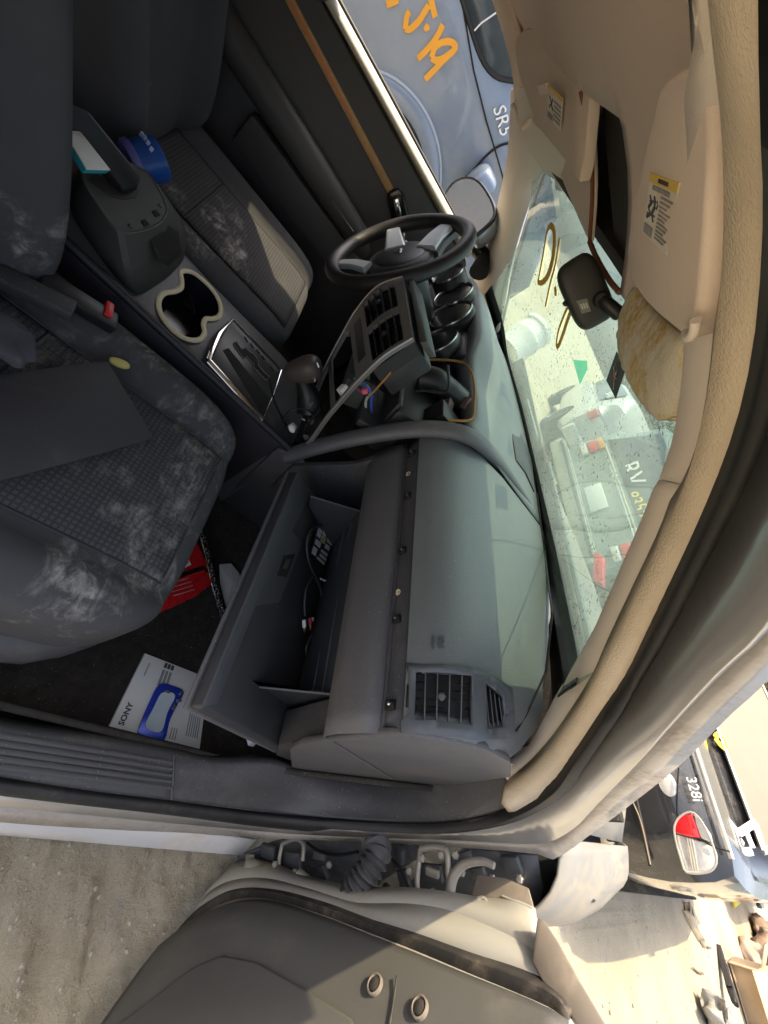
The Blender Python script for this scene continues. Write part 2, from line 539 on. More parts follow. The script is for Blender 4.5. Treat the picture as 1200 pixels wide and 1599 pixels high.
# pillar and roof rail trim
c1 = curve(xs([(797, 1225, .36), (835, 1195, .31), (870, 1157, .25), (905, 1110, .18), (940, 1055, .10), (967, 997, .03), (1050, 830, -.09), (1070, 780, -.12), (1085, 761, -.13), (1112, 700, -.17),
     (1134, 600, -.22), (1150, 480, -.27), (1163, 380, -.30), (1175, 200, -.36), (1182, 0, -.41)]) + [V((-.6, -.58, 1.33)), V((-1.35, -.57, 1.33))])
c0 = curve(xs([(797, 1192, .33), (808, 1176, .345), (836, 1162, .32), (865, 1100, .27), (897, 1045, .24), (950, 950, .11), (1000, 840, -.01), (1040, 752, -.09), (1062, 690, -.115), (1078, 600, -.17), (1090, 450, -.25),
     (1098, 300, -.33), (1100, 130, -.39), (1101, 0, -.42)]) + [V((-.6, -.545, 1.33)), V((-1.35, -.54, 1.33))])
cBu = [p for p in cB if p.z > .795]
fl1 = spline(c1, 90); fl2 = spline(cBu, 90)
mid = [(a + b) / 2 + V((-.012, -.004, -.008)) for a, b in zip(fl1, fl2)]
loft('door_seal_fleece', [fl1, mid, fl2], m_foam, car, solid=.01, angle=180)
# trim is two mouldings with a joint
def sub(c, n, a, b):
    r = spline(c, n); return r[int(a*n):int(b*n)]
A0, A1 = c0, c1
k0 = 8; k1 = 8   # joint at (1040,752)-(1085,761)
def band(name, a, b, mat, n):
    ra, rb = spline(a, n), spline(b, n)
    md = [(p + q) / 2 + V((-.007, .004, -.010)) for p, q in zip(ra, rb)]
    bk = [p + V((.012, .012, .03)) for p in ra]
    return loft(name, [bk, ra, md, rb], mat, car, solid=.004, angle=180)
band('pillar_trim', c0[:8], c1[:9], m_beige, 60)
band('roof_rail_trim', [c0[7] + V((-.002, 0, .001))] + c0[8:], [c1[8] + V((-.002, 0, .001))] + c1[9:], m_beige, 70)

# sill tread plate and kick panel
cK = curve([V((-1.35, -.725, .43)), (0, 1133, Z_, .43), (150, 1153, Z_, .43), (270, 1173, Z_, .43), (335, 1188, Z_, .435), (430, 1190, Z_, .46)] + xs([(500, 1212, .26), (600, 1225, .36), (700, 1227, .385), (793, 1214, .37)]))
cBl = curve([V((-1.35, -.785, .425)), (0, 1213, Z_, .42), (150, 1236, Z_, .42), (270, 1250, Z_, .42), (335, 1258, Z_, .42), (430, 1270, Z_, .43)] + xs([(500, 1277, .27), (600, 1283, .35), (700, 1284, .39), (796, 1264, .40)]))
ra, rb = spline(cK, 120), spline(cBl, 120)
rows = [[p + V((0, .012, -.02)) for p in ra]]
for t in (0, .08, .2, .35, .5, .65, .8, .92, 1):
    rows.append([p.lerp(q, t) + V((0, 0, .006 * math.sin(math.pi * min(1, t*1.3)))) for p, q in zip(ra, rb)])
loft('kick_panel', rows, m_plast, car, solid=.006, angle=180)
for k, t in enumerate((.22, .36, .50, .64, .78)):
    a, b = P(-2, 1130 + t*86, z=.432), P(268, 1175 + t*72, z=.432)
    pts = [V((-1.3, a.y, .431)), V((a.x, a.y, a.z + .004)), a.lerp(b, .5) + V((0, 0, .0045)), b + V((0, 0, .004))]
    tube('sill_rib', pts, [.004, .004, .004, .002], m_plast, car, 6, flat=.55)
# plate edge step at the end of the ribs
tube('sill_plate_lip', [P(272, 1180, z=.432), P(271, 1215, z=.437), P(268, 1248, z=.43)], .0022, m_plast, car, 6)

# floor, tunnel side, firewall of the footwell
loft('floor_carpet', [[V((x, y, z)) for x in (-1.5, -.6, -.1, .1, .2, .32, .46)] for y, z in ((-.725, .42), (-.715, .33), (-.70, .285), (-.45, .28), (-.17, .285), (-.14, .33))], m_carpet, car, solid=.01, angle=180)
me = bpy.data.objects['floor_carpet'].data
for v in me.vertices:
    wx = v.co.x + ORG['floor_carpet'].x
    if wx > .15: v.co.z += (wx - .15) * 1.1
loft('floor_carpet_driver', [[V((x, y, .285)) for x in (-1.5, .5)] for y in (.13, .76)], m_carpet, car, solid=.01)
box('tunnel', (.16, 0, .40), (.64, .29, .24), m_carpet, car, bev=.03, seg=3)
box('underbody', (-.45, 0, .235), (2.1, 1.56, .03), m_rubber, car, bev=.004)
box('firewall', (.50, 0, .6), (.02, 1.5, .8), m_carpet, car)
box('rear_bulkhead', (-1.52, 0, .8), (.04, 1.5, 1.1), m_carpet, car)
box('rear_bench', (-1.28, 0, .46), (.5, 1.36, .26), m_carpet, car, bev=.05, seg=4)
for s_ in (-1, 1):
    prism('rear_flank', [V((-3.2, s_*.84, .30)), V((-1.37, s_*.86, .28)), V((-1.37, s_*.86, .95)), V((-1.5, s_*.85, 1.0)), V((-3.3, s_*.82, 1.0))], (0, -s_*.03, 0), m_silver_sill, car, bev=.01)
    prism('rear_pillar', [V((-1.38, s_*.80, 1.0)), V((-1.50, s_*.80, 1.0)), V((-1.42, s_*.66, 1.38)), V((-1.34, s_*.66, 1.38))], (0, -s_*.03, 0), m_silver, car, bev=.004)
box('trunk_lid', (-2.75, 0, .97), (1.1, 1.6, .06), m_silver_sill, car, bev=.025, seg=3)
box('rear_bumper', (-3.28, 0, .60), (.10, 1.66, .70), m_silver_sill, car, bev=.04, seg=3)
prism('rear_screen', [V((-2.3, -.62, 1.0)), V((-2.3, .62, 1.0)), V((-1.85, .56, 1.40)), V((-1.85, -.56, 1.40))], (.01, 0, .01), m_gloss, car)
# ------------------------------------------------------------------ roof and headliner
def rz(x, y):
    z = 1.352 - .016 * (abs(y) / .56) ** 3.2
    if x > -.26: z -= .055 * ((x + .26) / .2) ** 1.6
    return z
ys = [-.59 + 1.18 * i / 26 for i in range(27)]
HOLE = None
def header_x(y): return -.055 - .07 * (abs(y) / .52) ** 2.2
rows = []
for i in range(25):
    t = i / 24
    row = []
    for y in ys:
        hx = header_x(y)
        x = -1.5 + (hx + 1.5) * (1 - (1 - t) ** 1.6)
        row.append(V((x, y, rz(x, y))))
    rows.append(row)
# the overhead console is missing: leave its opening out of the cloth
def in_hole(p):
    return -.285 < p.x < header_x(p.y) + .002 and -.105 < p.y < .115
vsr, fsr = loft_geo(rows)
bm = bmesh.new()
bv = [bm.verts.new(v) for v in vsr]
for f in fsr:
    bm.faces.new([bv[i] for i in f])
bmesh.ops.bisect_plane(bm, geom=bm.verts[:] + bm.edges[:] + bm.faces[:], plane_co=(-.27, 0, 0), plane_no=(1, 0, 0))
for yy in (-.11, .11):
    bmesh.ops.bisect_plane(bm, geom=bm.verts[:] + bm.edges[:] + bm.faces[:], plane_co=(0, yy, 0), plane_no=(0, 1, 0))
kill = [f for f in bm.faces if f.calc_center_median().x > -.27 and -.11 < f.calc_center_median().y < .11]
bmesh.ops.delete(bm, geom=kill, context='FACES')
hl = from_bm('headliner', bm, m_liner, car, angle=180)
sm = hl.modifiers.new('thick', 'SOLIDIFY'); sm.thickness = .008; sm.offset = 1
# steel roof panel above
rows = []
for i in range(14):
    x = -1.9 + (1.9 + .02) * i / 13
    rows.append([V((x, -.70 + 1.40 * j / 16, 1.455 - .075 * (abs(-.70 + 1.40*j/16) / .70) ** 2.6 - (.075 * max(0, (x + .35) / .37) ** 1.5))) for j in range(17)])
loft('roof_panel', rows, m_silver, car, solid=.012, solid_off=0, angle=180)
m_under = M('roof_underside', (.03, .022, .018), .8, var=.4)
loft('roof_inner_panel', [[p + V((0, 0, -.045)) for p in r] for r in rows[6:12]], m_under, car, solid=.004, angle=180)
# ------------------------------------------------------------------ windshield
base = [P(783, 512, x=.27), P(790, 560, x=.35), P(812, 640, x=.42), P(835, 740, x=.45), P(862, 860, x=.42), P(880, 950, x=.34), P(897, 1045, x=.245)]
base = [V((.16, .70, 1.02))] + base + [V((.12, -.64, 1.06))]
top = [V((-.15, .55, 1.285)), V((-.06, .36, 1.302)), V((-.02, 0, 1.315)), V((-.06, -.36, 1.302)), V((-.15, -.55, 1.285))]
def glass_mat(name, tint, dustc, dmin, dmax, spk):
    m = bpy.data.materials.new(name); m.use_nodes = True
    nt = m.node_tree; nt.nodes.clear()
    out = nt.nodes.new('ShaderNodeOutputMaterial')
    tc = nt.nodes.new('ShaderNodeTexCoord'); vec = tc.outputs['Object']
    tr = nt.nodes.new('ShaderNodeBsdfTransparent'); tr.inputs[0].default_value = (*tint, 1)
    gl = nt.nodes.new('ShaderNodeBsdfGlossy'); gl.inputs['Roughness'].default_value = .03
    fr = nt.nodes.new('ShaderNodeFresnel'); fr.inputs[0].default_value = 1.45
    m1 = nt.nodes.new('ShaderNodeMixShader')
    nt.links.new(_math(nt, 'MULTIPLY', fr.outputs[0], .55), m1.inputs[0]); nt.links.new(tr.outputs[0], m1.inputs[1]); nt.links.new(gl.outputs[0], m1.inputs[2])
    df = nt.nodes.new('ShaderNodeBsdfDiffuse'); tl = nt.nodes.new('ShaderNodeBsdfTranslucent')
    df.inputs[0].default_value = (*dustc, 1); tl.inputs[0].default_value = (*dustc, 1)
    m2 = nt.nodes.new('ShaderNodeMixShader'); m2.inputs[0].default_value = .5
    nt.links.new(df.outputs[0], m2.inputs[1]); nt.links.new(tl.outputs[0], m2.inputs[2])
    n1 = _noise(nt, vec, 4.5, 6, .6)
    mr = nt.nodes.new('ShaderNodeMapRange'); nt.links.new(n1, mr.inputs[0])
    mr.inputs['From Min'].default_value = .35; mr.inputs['From Max'].default_value = .7
    mr.inputs['To Min'].default_value = dmin; mr.inputs['To Max'].default_value = dmax
    m3 = nt.nodes.new('ShaderNodeMixShader')
    nt.links.new(mr.outputs[0], m3.inputs[0]); nt.links.new(m1.outputs[0], m3.inputs[1]); nt.links.new(m2.outputs[0], m3.inputs[2])
    last = m3
    if spk:
        d2 = nt.nodes.new('ShaderNodeBsdfDiffuse'); d2.inputs[0].default_value = (.05, .06, .05, 1)
        n2 = _noise(nt, vec, 150, 4, .65, 0); n3 = _noise(nt, vec, 12, 4, .6)
        f2 = _math(nt, 'MULTIPLY', _ramp(nt, n2, .60, .64), _ramp(nt, n3, .38, .58))
        m4 = nt.nodes.new('ShaderNodeMixShader')
        nt.links.new(_math(nt, 'MULTIPLY', f2, spk), m4.inputs[0]); nt.links.new(m3.outputs[0], m4.inputs[1]); nt.links.new(d2.outputs[0], m4.inputs[2])
        last = m4
    nt.links.new(last.outputs[0], out.inputs[0])
    return m
m_ws = glass_mat('windshield_glass', (.69, .90, .80), (.54, .67, .58), .14, .30, .9)
bs_ = spline(base, 60); tp_ = spline(top, 60)
rows = []
for i in range(13):
    t = i / 12
    rows.append([a.lerp(b, t) + V((.035, 0, .03)) * math.sin(math.pi * t) for a, b in zip(bs_, tp_)])
ws = loft('windshield', rows, m_ws, car, angle=180)
wsr = rows
m_head = M('header_steel', (.05, .04, .035), .7, var=.3)
loft('header_panel', [tp_, [p + V((-.012, 0, .012)) for p in tp_], [V((p.x + .03, p.y, 1.40)) for p in tp_]], m_head, car, solid=.004, angle=60)
def on_glass(x, y):
    # point on the windshield seen through pixel x, y
    r = ray(x, y); best = None
    for i in range(12):
        for j in range(59):
            for (a, b, c) in ((wsr[i][j], wsr[i][j+1], wsr[i+1][j+1]), (wsr[i][j], wsr[i+1][j+1], wsr[i+1][j])):
                n = (b - a).cross(c - a)
                if abs(n.dot(r)) < 1e-12: continue
                t = n.dot(a - CAM) / n.dot(r)
                p = CAM + r * t
                if t > 0 and (b-a).cross(p-a).dot(n) >= -1e-9 and (c-b).cross(p-b).dot(n) >= -1e-9 and (a-c).cross(p-c).dot(n) >= -1e-9:
                    return p - r.normalized() * .0025
    return None
# black ceramic border along the foot and the far side
m_frit = M('ceramic_border', (.006, .006, .006), .35, var=.2)
rb = [[p.lerp(q, t) + V((-.004, 0, .002)) for p, q in zip(rows[0], rows[1])] for t in (-.8, .35)]
loft('windshield_border', rb, m_frit, car, solid=.002, angle=180)
tube('windshield_border_side', spline([P(855, 258, x=-.098), P(828, 340, x=.022), P(802, 430, x=.155), P(785, 505, x=.262)], 24), .0045, m_frit, car, 8)

# ------------------------------------------------------------------ dashboard
dash = empty('dashboard', (.2, 0, .5), car)
prof = [(.30, .69), (.05, .705), (.012, .722), (-.012, .745), (-.020, .775), (-.014, .815), (-.004, .842), (.004, .845), (.004, .876), (-.003, .879), (.004, .905), (.022, .928), (.055, .948), (.11, .962), (.20, .970), (.33, .975)]
def prof_at(y):
    e = max(0, (-.60 - y) / .11)      # towards the door end the pad falls away
    out = []
    for (x, z) in prof:
        if z > .88: z -= e ** 2 * (.016 * min(1, (z - .86) / .06) + .5 * max(0, x - .13))
        out.append(V((x, y, z)))
    return out
def base_at(y):
    return min(bs_, key=lambda p: abs(p.y - y))
rows_d = []
for i in range(20):
    y = -.708 + (.708 - .135) * i / 19
    r = prof_at(y)
    b = base_at(max(y, -.57))
    r[-1] = V((max(b.x - .05, r[-2].x + .02) , y, r[-1].z)); r[-1].z = r[-2].z + .002 - max(0, (-.60 - y) / .11) ** 2 * .05 * 1.0; r.append(V((max(b.x + .03, r[-1].x + .02), y, r[-1].z)))
    rows_d.append(r)
# the pad is one moulding, the bolster under the bare strip another
up = [r[8:] for r in rows_d]; lo = [r[:7] for r in rows_d]; st = [r[6:9] for r in rows_d]
loft('dash_pad', up, m_dash, dash, solid=.004, angle=60)
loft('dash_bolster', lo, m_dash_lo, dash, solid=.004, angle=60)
loft('trim_channel', st, m_plast, dash, solid=.004, angle=60)
# end cap towards the door
cap = [P(x, y, y=-.7125) for x, y in ((452, 1172), (470, 1163), (520, 1158), (600, 1150), (650, 1151), (700, 1159), (760, 1172), (798, 1192))]
capl = [P(798, 1214, x=.375), P(700, 1228, x=.385), P(600, 1226, x=.36), P(500, 1214, x=.26), P(455, 1198, x=.17)]
capl = [P(x, y, y=-.7125) for x, y in ((798, 1214), (700, 1228), (600, 1226), (500, 1214), (455, 1198))]
n = len(cap)
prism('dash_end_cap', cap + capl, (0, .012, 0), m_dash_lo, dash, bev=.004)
tube('end_cap_seam', [P(521, 1160, y=-.714), P(570, 1190, y=-.714), P(612, 1216, y=-.714)], .0014, M('seam', (.12, .11, .10), .7), dash, 6)
# lower dash beside the glove box
prism('dash_side_lower', [V((.03, -.700, .71)), V((.30, -.700, .72)), V((.30, -.700, .42)), V((.13, -.700, .47)), V((.06, -.700, .56))], (0, .06, 0), m_plast, dash, bev=.004)

# small steel clips and screw holes left in the bare strip
m_clip = M('clip_steel', (.05, .05, .05), .3, .6)
m_hole = M('bare_edge', (.60, .52, .34), .6)
for k, (x, y) in enumerate(((644, 708), (637, 775), (629, 860), (620, 967), (611, 1101))):
    c = P(x, y, x=-.001)
    cl = box('clip', c, (.008, .013, .015), m_black, dash, bev=.001)
    lathe('clip_stud', [(.0035, 0), (.0035, .003), (.0015, .004)], c + V((-.005, .001, .001)), (-1, 0, 0), m_chrome, cl, 8)
for k, (x, y) in enumerate(((638, 740), (622, 925))):
    c = P(x, y, x=.001)
    lathe('screw_hole', [(.0055, 0), (.0055, .0012), (.0034, .0012), (.0034, .0004)], c, (-1, 0, 0), m_hole, dash, 14)

# end vent in its raised bezel
def on_pad(px, py):
    # point of the dash pad along a sight line: intersect the lofted profile
    r = ray(px, py); best = None
    for i in range(len(up) - 1):
        for j in range(len(up[0]) - 1):
            for (a, b, c) in ((up[i][j], up[i][j+1], up[i+1][j+1]), (up[i][j], up[i+1][j+1], up[i+1][j])):
                n = (b - a).cross(c - a)
                if abs(n.dot(r)) < 1e-12: continue
                t = n.dot(a - CAM) / n.dot(r); p = CAM + r * t
                if t > 0 and (b-a).cross(p-a).dot(n) >= -1e-9 and (c-b).cross(p-b).dot(n) >= -1e-9 and (a-c).cross(p-c).dot(n) >= -1e-9:
                    if best is None or t < best[0]: best = (t, p)
    return best[1] if best else P(px, py, x=.1)
# --- end vent: bezel that follows the pad
from mathutils.geometry import delaunay_2d_cdt
va, vb_, vc = on_pad(622, 1138), on_pad(637, 1033), on_pad(795, 1110)
vn = (vb_ - va).cross(vc - va).normalized()
if vn.dot(CAM - va) < 0: vn = -vn
def VP(x, y, h=0.0): return on_pad(x, y) + vn * h
m_bez = M('vent_bezel', (.085, .094, .105), .42, var=.08, bump=.2, bs=800, dust=.08)
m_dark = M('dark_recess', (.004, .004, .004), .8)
outer = [(622, 1139), (629, 1086), (637, 1033), (690, 1036), (735, 1040), (768, 1052), (797, 1072), (800, 1105), (801, 1140), (790, 1150), (720, 1146), (670, 1142)]
hole1 = [(650, 1046), (695, 1048), (737, 1052), (736, 1090), (735, 1128), (690, 1125), (648, 1121), (649, 1085)]
hole2 = [(756, 1063), (770, 1073), (784, 1086), (786, 1110), (784, 1131), (770, 1134), (758, 1134), (757, 1100)]
def inside(p, poly):
    c = False; n = len(poly)
    for i in range(n):
        (x1, y1), (x2, y2) = poly[i], poly[i-1]
        if (y1 > p[1]) != (y2 > p[1]) and p[0] < (x2-x1)*(p[1]-y1)/(y2-y1) + x1: c = not c
    return c
def on_ext(x, y):
    return on_pad(min(x, 800), min(y, 1148))
pts2, ed2 = [], []
for lp in (outer, hole1, hole2):
    s0_ = len(pts2); pts2 += [V((x, y)).to_2d() if False else V((x, y, 0)).to_2d() for x, y in lp]
    ed2 += [(s0_ + i, s0_ + (i+1) % len(lp)) for i in range(len(lp))]
for x in range(630, 800, 12):
    for y in range(1040, 1150, 12):
        if inside((x, y), outer) and not inside((x, y), hole1) and not inside((x, y), hole2): pts2.append(V((x, y, 0)).to_2d())
cv, ce, cf, *_r = delaunay_2d_cdt(pts2, ed2, [], 0, 1e-4)
vs3 = [VP(p.x, p.y, .0035) for p in cv]
fs3 = []
for f in cf:
    cx = sum(cv[i].x for i in f)/3; cy = sum(cv[i].y for i in f)/3
    if inside((cx, cy), outer) and not inside((cx, cy), hole1) and not inside((cx, cy), hole2): fs3.append(tuple(f))
def cut_dir(o, pts, vec):
    bm = bmesh.new(); n = len(pts)
    vb = [bm.verts.new(p) for p in pts] + [bm.verts.new(p + vec) for p in pts]
    bm.faces.new(vb[:n]); bm.faces.new(vb[n:][::-1])
    for i in range(n): bm.faces.new((vb[i], vb[(i+1) % n], vb[n+(i+1) % n], vb[n+i]))
    bmesh.ops.triangulate(bm, faces=bm.faces)
    bmesh.ops.recalc_face_normals(bm, faces=bm.faces)
    me = bpy.data.meshes.new('cutter'); bm.to_mesh(me); bm.free()
    c = bpy.data.objects.new('cutter', me); COL.objects.link(c)
    md = o.modifiers.new('cut', 'BOOLEAN'); md.operation = 'DIFFERENCE'; md.object = c; md.solver = 'EXACT'
    bpy.context.view_layer.update()
    nm = bpy.data.meshes.new_from_object(o.evaluated_get(bpy.context.evaluated_depsgraph_get()))
    o.modifiers.clear(); o.data = nm
    nm.shade_smooth(); nm.set_sharp_from_angle(angle=R(40))
    bpy.data.objects.remove(c)
pad_o = [o for o in dash.children if o.name == 'dash_pad'][0]
def grow(l, k):
    cx = sum(p[0] for p in l)/len(l); cy = sum(p[1] for p in l)/len(l)
    return [(cx + (x-cx)*k, cy + (y-cy)*k) for x, y in l]
cut_dir(pad_o, [VP(x, y) + vn*.03 for x, y in grow(hole1, 1.05)], -vn*.09)
cut_dir(pad_o, [VP(x, y) + vn*.03 for x, y in grow(hole2, 1.05)], -vn*.09)
bzo = mk('vent_bezel', vs3, fs3, m_bez, dash, angle=40, solid=.007, solid_off=0)
for hl_p in (hole1, hole2):
    lp = spline([VP(x, y, .006) for x, y in hl_p], 48, closed=True)
    cc = sum(lp, V((0, 0, 0)))/48
    loft('vent_throat', [[p + (p - cc)*.03 for p in lp], lp, [p.lerp(cc, .02) - vn*.008 for p in lp], [p.lerp(cc, .03) - vn*.0165 for p in lp]], m_bez if hl_p is hole1 else m_plast, dash, closed_u=True, solid=.0015, angle=40)
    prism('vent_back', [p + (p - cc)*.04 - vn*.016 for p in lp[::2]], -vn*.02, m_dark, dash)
tube('vent_seam', spline([VP(x, y, .0072) for x, y in ((746, 1044), (750, 1095), (750, 1146))], 10), .0009, m_dark, dash, 5)
def slat(nm, a, b, w, t, m_):
    box(nm, (a+b)/2, ((b-a).length, t, w), m_, dash, basis=Matrix(((b-a).normalized(), (vn.cross(b-a)).normalized(), vn)).transposed(), bev=t*.25)
for x in (664, 683, 702, 721):
    slat('vent_slat', VP(x+1, 1048, -.001), VP(x-1, 1126, -.001), .008, .0018, m_dash_lo)
for y in (1060, 1073, 1086, 1099, 1112):
    slat('vent_vane', VP(651, y, -.0075), VP(736, y+3, -.0075), .004, .0014, m_black)
for k in range(4):
    slat('small_vent_slat', VP(758 + k*7, 1069 + k*6, -.001), VP(764 + k*7, 1131, -.001), .008, .0018, m_plast)
lathe('vent_knob', [(.004, 0), (.0055, .004), (.003, .008)], VP(690, 1086, -.002), vn, m_dash_lo, dash, 12)
prism('vent_wheel', [VP(x, y, .010) for x, y in ((636, 1064), (640, 1064), (639, 1096), (634, 1096))], -vn*.006, m_black, dash, bev=.001)
# pad details: seam of the airbag cover, speaker oval, moulded letters, rear grille
def on_top(x, y, dz=.002):
    p = on_pad(x, y); return p + V((-.0006, 0, dz))
m_seam = M('pad_seam', (.012, .013, .014), .7)
tube('airbag_seam', [on_top(x, y, .0008) for x, y in ((838, 770), (850, 860), (862, 960), (852, 1050), (825, 1110), (806, 1142))], .0016, m_seam, dash, 6)
prism('defrost_grille', [P(x, y, z=.9762) for x, y in ((795, 644), (803, 652), (831, 715), (836, 768), (822, 738), (807, 718))], (0, 0, -.004), m_plast, dash, bev=.0008)
prism('defrost_grille', [P(x, y, z=.9765) for x, y in ((858, 830), (864, 850), (876, 945), (871, 940), (862, 880))], (0, 0, -.004), m_black, dash, bev=.0008)
pc = on_top(685, 1003, .0); n_ = (on_pad(690, 990) - pc).cross(on_pad(670, 1003) - pc).normalized()
rt_ = (on_pad(685, 1016) - on_pad(685, 990)); up_ = on_pad(700, 1003) - on_pad(672, 1003)
if rt_.cross(up_).dot(CAM - pc) < 0: rt_ = -rt_
letters('moulded_letters', 'SRS', pc + V((-.0008, 0, .0008)) + up_*.12, rt_, up_, .013, m_bez, dash, depth=.0008)
letters('moulded_letters', 'AIRBAG', pc + V((-.0008, 0, .0008)) - up_*.32, rt_, up_, .006, m_bez, dash, depth=.0006)

# ridge that frames the passenger side
rp = [P(448, 712, y=-.14), P(500, 697, y=-.14), P(560, 683, y=-.14), P(640, 671, y=-.138), P(700, 672, y=-.138), P(738, 684, z=.972), P(775, 718, z=.972), P(805, 757, z=.970), P(833, 795, z=.966)]
rsp = spline(rp, 50)
tube('dash_ridge', rsp, [.021] * 34 + [.021 - .001*k for k in range(16)], m_dash_lo, dash, 14, flat=.75)
# panel below the ridge, left wall of the glove compartment
prism('glove_side_wall', [V((-.11, -.165, .60)), V((-.03, -.155, .72)), V((.01, -.15, .88)), V((.20, -.15, .90)), V((.24, -.17, .45)), V((-.09, -.17, .50))], (0, .015, 0), m_plast, dash, bev=.003)

# --- centre and driver side top of the dash
def top_z(x, y):
    z = .972
    h = math.exp(-((y - .36) / .235) ** 6)                 # cluster hood
    z += h * (.055 * math.exp(-((x - .06) / .20) ** 2))
    c_ = math.exp(-((y - .0) / .13) ** 4) * .012 * math.exp(-((x - .06) / .15) ** 2)
    return z + c_
rows_c = []
for i in range(34):
    y = -.125 + .835 * i / 33
    b = base_at(y)
    x0 = .035 + .03 * math.exp(-((y) / .1) ** 4) - .0
    x0 = x0 if y < .12 else .03
    bx = max(b.x + .03, x0 + .1)
    row = [V((x0 + .012, y, top_z(x0, y) - .05)), V((x0, y, top_z(x0, y) - .012))]
    for t in (0.02, .08, .16, .28, .42, .6, .8, 1.0):
        x = x0 + (bx - x0) * t
        row.append(V((x, y, top_z(x, y))))
    rows_c.append(row)
loft('dash_top', rows_c, m_dash, dash, solid=.004, angle=60)
# orange bare edge around the opening
m_edge = M('bare_foam_edge', (.32, .17, .05), .8)
tube('bare_edge', spline([P(652, 563, y=.10), P(690, 562, y=.11), P(722, 566, y=.10), P(735, 578, y=.06), P(741, 600, y=.0), P(741, 630, y=-.07), P(736, 655, y=-.115), P(700, 656, y=-.12)], 30), .0028, m_edge, dash, 8)
# driver side lower dash
prism('driver_lower_dash', [V((.03, .13, .93)), V((.03, .70, .93)), V((.03, .72, .70)), V((-.02, .70, .62)), V((-.02, .14, .62)), V((.0, .13, .7))], (.12, 0, 0), m_plast, dash, bev=.01)
box('driver_kick_panel', (.30, .745, .60), (.42, .02, .72), m_plast, dash, bev=.004)
box('column_surround', (.02, .36, .78), (.12, .22, .22), m_plast, dash, bev=.03, seg=3)
# gauge pods
m_ringm = M('gauge_ring_metal', (.30, .30, .31), .22, .9)
m_face = M('gauge_face', (.62, .56, .44), .5)
m_lens = M('gauge_lens', (.012, .013, .016), .08)
ax = V((-.93, 0, .22)).normalized()
for (x, y, yy, r_) in ((685, 533, .215, .052), (704, 492, .325, .060), (709, 462, .435, .056), (700, 430, .53, .048)):
    c = P(x, y, y=yy)
    pod = lathe('gauge_pod', [(r_*.96, -.11), (r_*1.12, -.06), (r_*1.10, -.004), (r_*1.0, .004), (r_*.94, .0), (r_*.92, -.012), (r_*.90, -.03)], c, ax, m_black, dash, 36)
    lathe('gauge_ring', [(r_*1.02, .001), (r_*1.045, .004), (r_*1.02, .0075), (r_*.975, .006), (r_*.965, .001)], c, ax, m_ringm, pod, 40)
    lathe('gauge_glass', [(r_*.95, -.013), (r_*.1, -.0115)], c, ax, m_lens if yy < .5 else m_face, pod, 30)
    if yy > .5:
        u = V((0, 0, 1)); u = (u - ax*u.dot(ax)).normalized(); w = ax.cross(u)
        tv, tf = [], []
        for k in range(11):
            a_ = R(-30 + 24 * k)
            d = u*math.sin(a_) + w*math.cos(a_)
            aa, bb = tube_geo([c + ax*-.0105 + d*r_*.58, c + ax*-.0105 + d*r_*.80], .0022, 5)
            tf += [tuple(i + len(tv) for i in f) for f in bb]; tv += aa
        mk('gauge_ticks', tv, tf, m_black, pod)
box('gauge_cowl', (.075, .37, .955), (.10, .50, .07), m_black, dash, bev=.03, seg=3)

# --- inside of the opened centre stack
m_duct = M('duct_plastic', (.018, .019, .019), .5, var=.2, dust=.25, dcol=(.22, .21, .19))
m_ductg = M('green_grey_plastic', (.06, .068, .06), .55, var=.15, dust=.3)
b1 = P(612, 628, y=-.02)
box('heater_box', b1 + V((.06, .0, .0)), (.13, .17, .13), m_duct, dash, rot=(0, -18, 0), bev=.008)
box('heater_box_lid', b1 + V((-.008, .0, .0)), (.012, .15, .105), m_duct, dash, rot=(0, -18, 0), bev=.003)
box('heater_rib', P(585, 628, y=-.05) + V((.03, 0, -.01)), (.10, .14, .02), m_duct, dash, rot=(0, -18, 0), bev=.004)
tube('air_duct', spline([P(655, 590, y=.03), P(680, 595, y=.03), P(705, 605, y=.03) + V((.05, 0, 0))], 12), .03, m_black, dash, 12)
box('connector', P(690, 615, y=0) + V((.03, 0, 0)), (.02, .035, .02), M('mauve_plug', (.16, .10, .09), .6), dash, rot=(20, 0, 10), bev=.002)
box('connector', P(712, 608, y=0) + V((.05, 0, 0)), (.02, .03, .016), M('mauve_plug_b', (.16, .10, .09), .6), dash, rot=(50, 0, 10), bev=.002)
box('duct_mouth', P(668, 640, y=-.07) + V((.06, 0, 0)), (.10, .06, .07), m_black, dash, bev=.006)
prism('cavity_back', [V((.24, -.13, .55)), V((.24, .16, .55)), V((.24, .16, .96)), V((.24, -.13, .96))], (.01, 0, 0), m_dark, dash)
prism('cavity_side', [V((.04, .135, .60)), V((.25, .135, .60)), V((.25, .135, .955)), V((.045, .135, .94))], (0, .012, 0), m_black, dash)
# wiring
wires = [((.03, .10, .45), [(555, 585), (572, 605), (580, 625), (570, 645), (560, 655)]), ((.45, .46, .47), [(560, 590), (570, 602), (572, 625), (564, 650)]), ((.05, .25, .12), [(553, 590), (565, 600), (568, 612)]),
         ((.01, .01, .012), [(545, 580), (575, 590), (590, 610), (580, 640)]), ((.01, .01, .012), [(700, 570), (690, 600), (660, 610), (640, 600)]), ((.25, .03, .12), [(548, 597), (560, 604), (575, 606)])]
for k, (c, pth) in enumerate(wires):
    tube('wire', spline([P(x, y, y=-.075 + .004*(k % 3)) + V((.02*(i % 2), 0, 0)) for i, (x, y) in enumerate(pth)], 20), .0028, M('wire_%d' % k, c, .5), dash, 6)
box('wire_plug', P(571, 608, y=-.075), (.012, .02, .012), M('pink_plug', (.75, .14, .22), .5), dash, rot=(10, 20, 0), bev=.002)
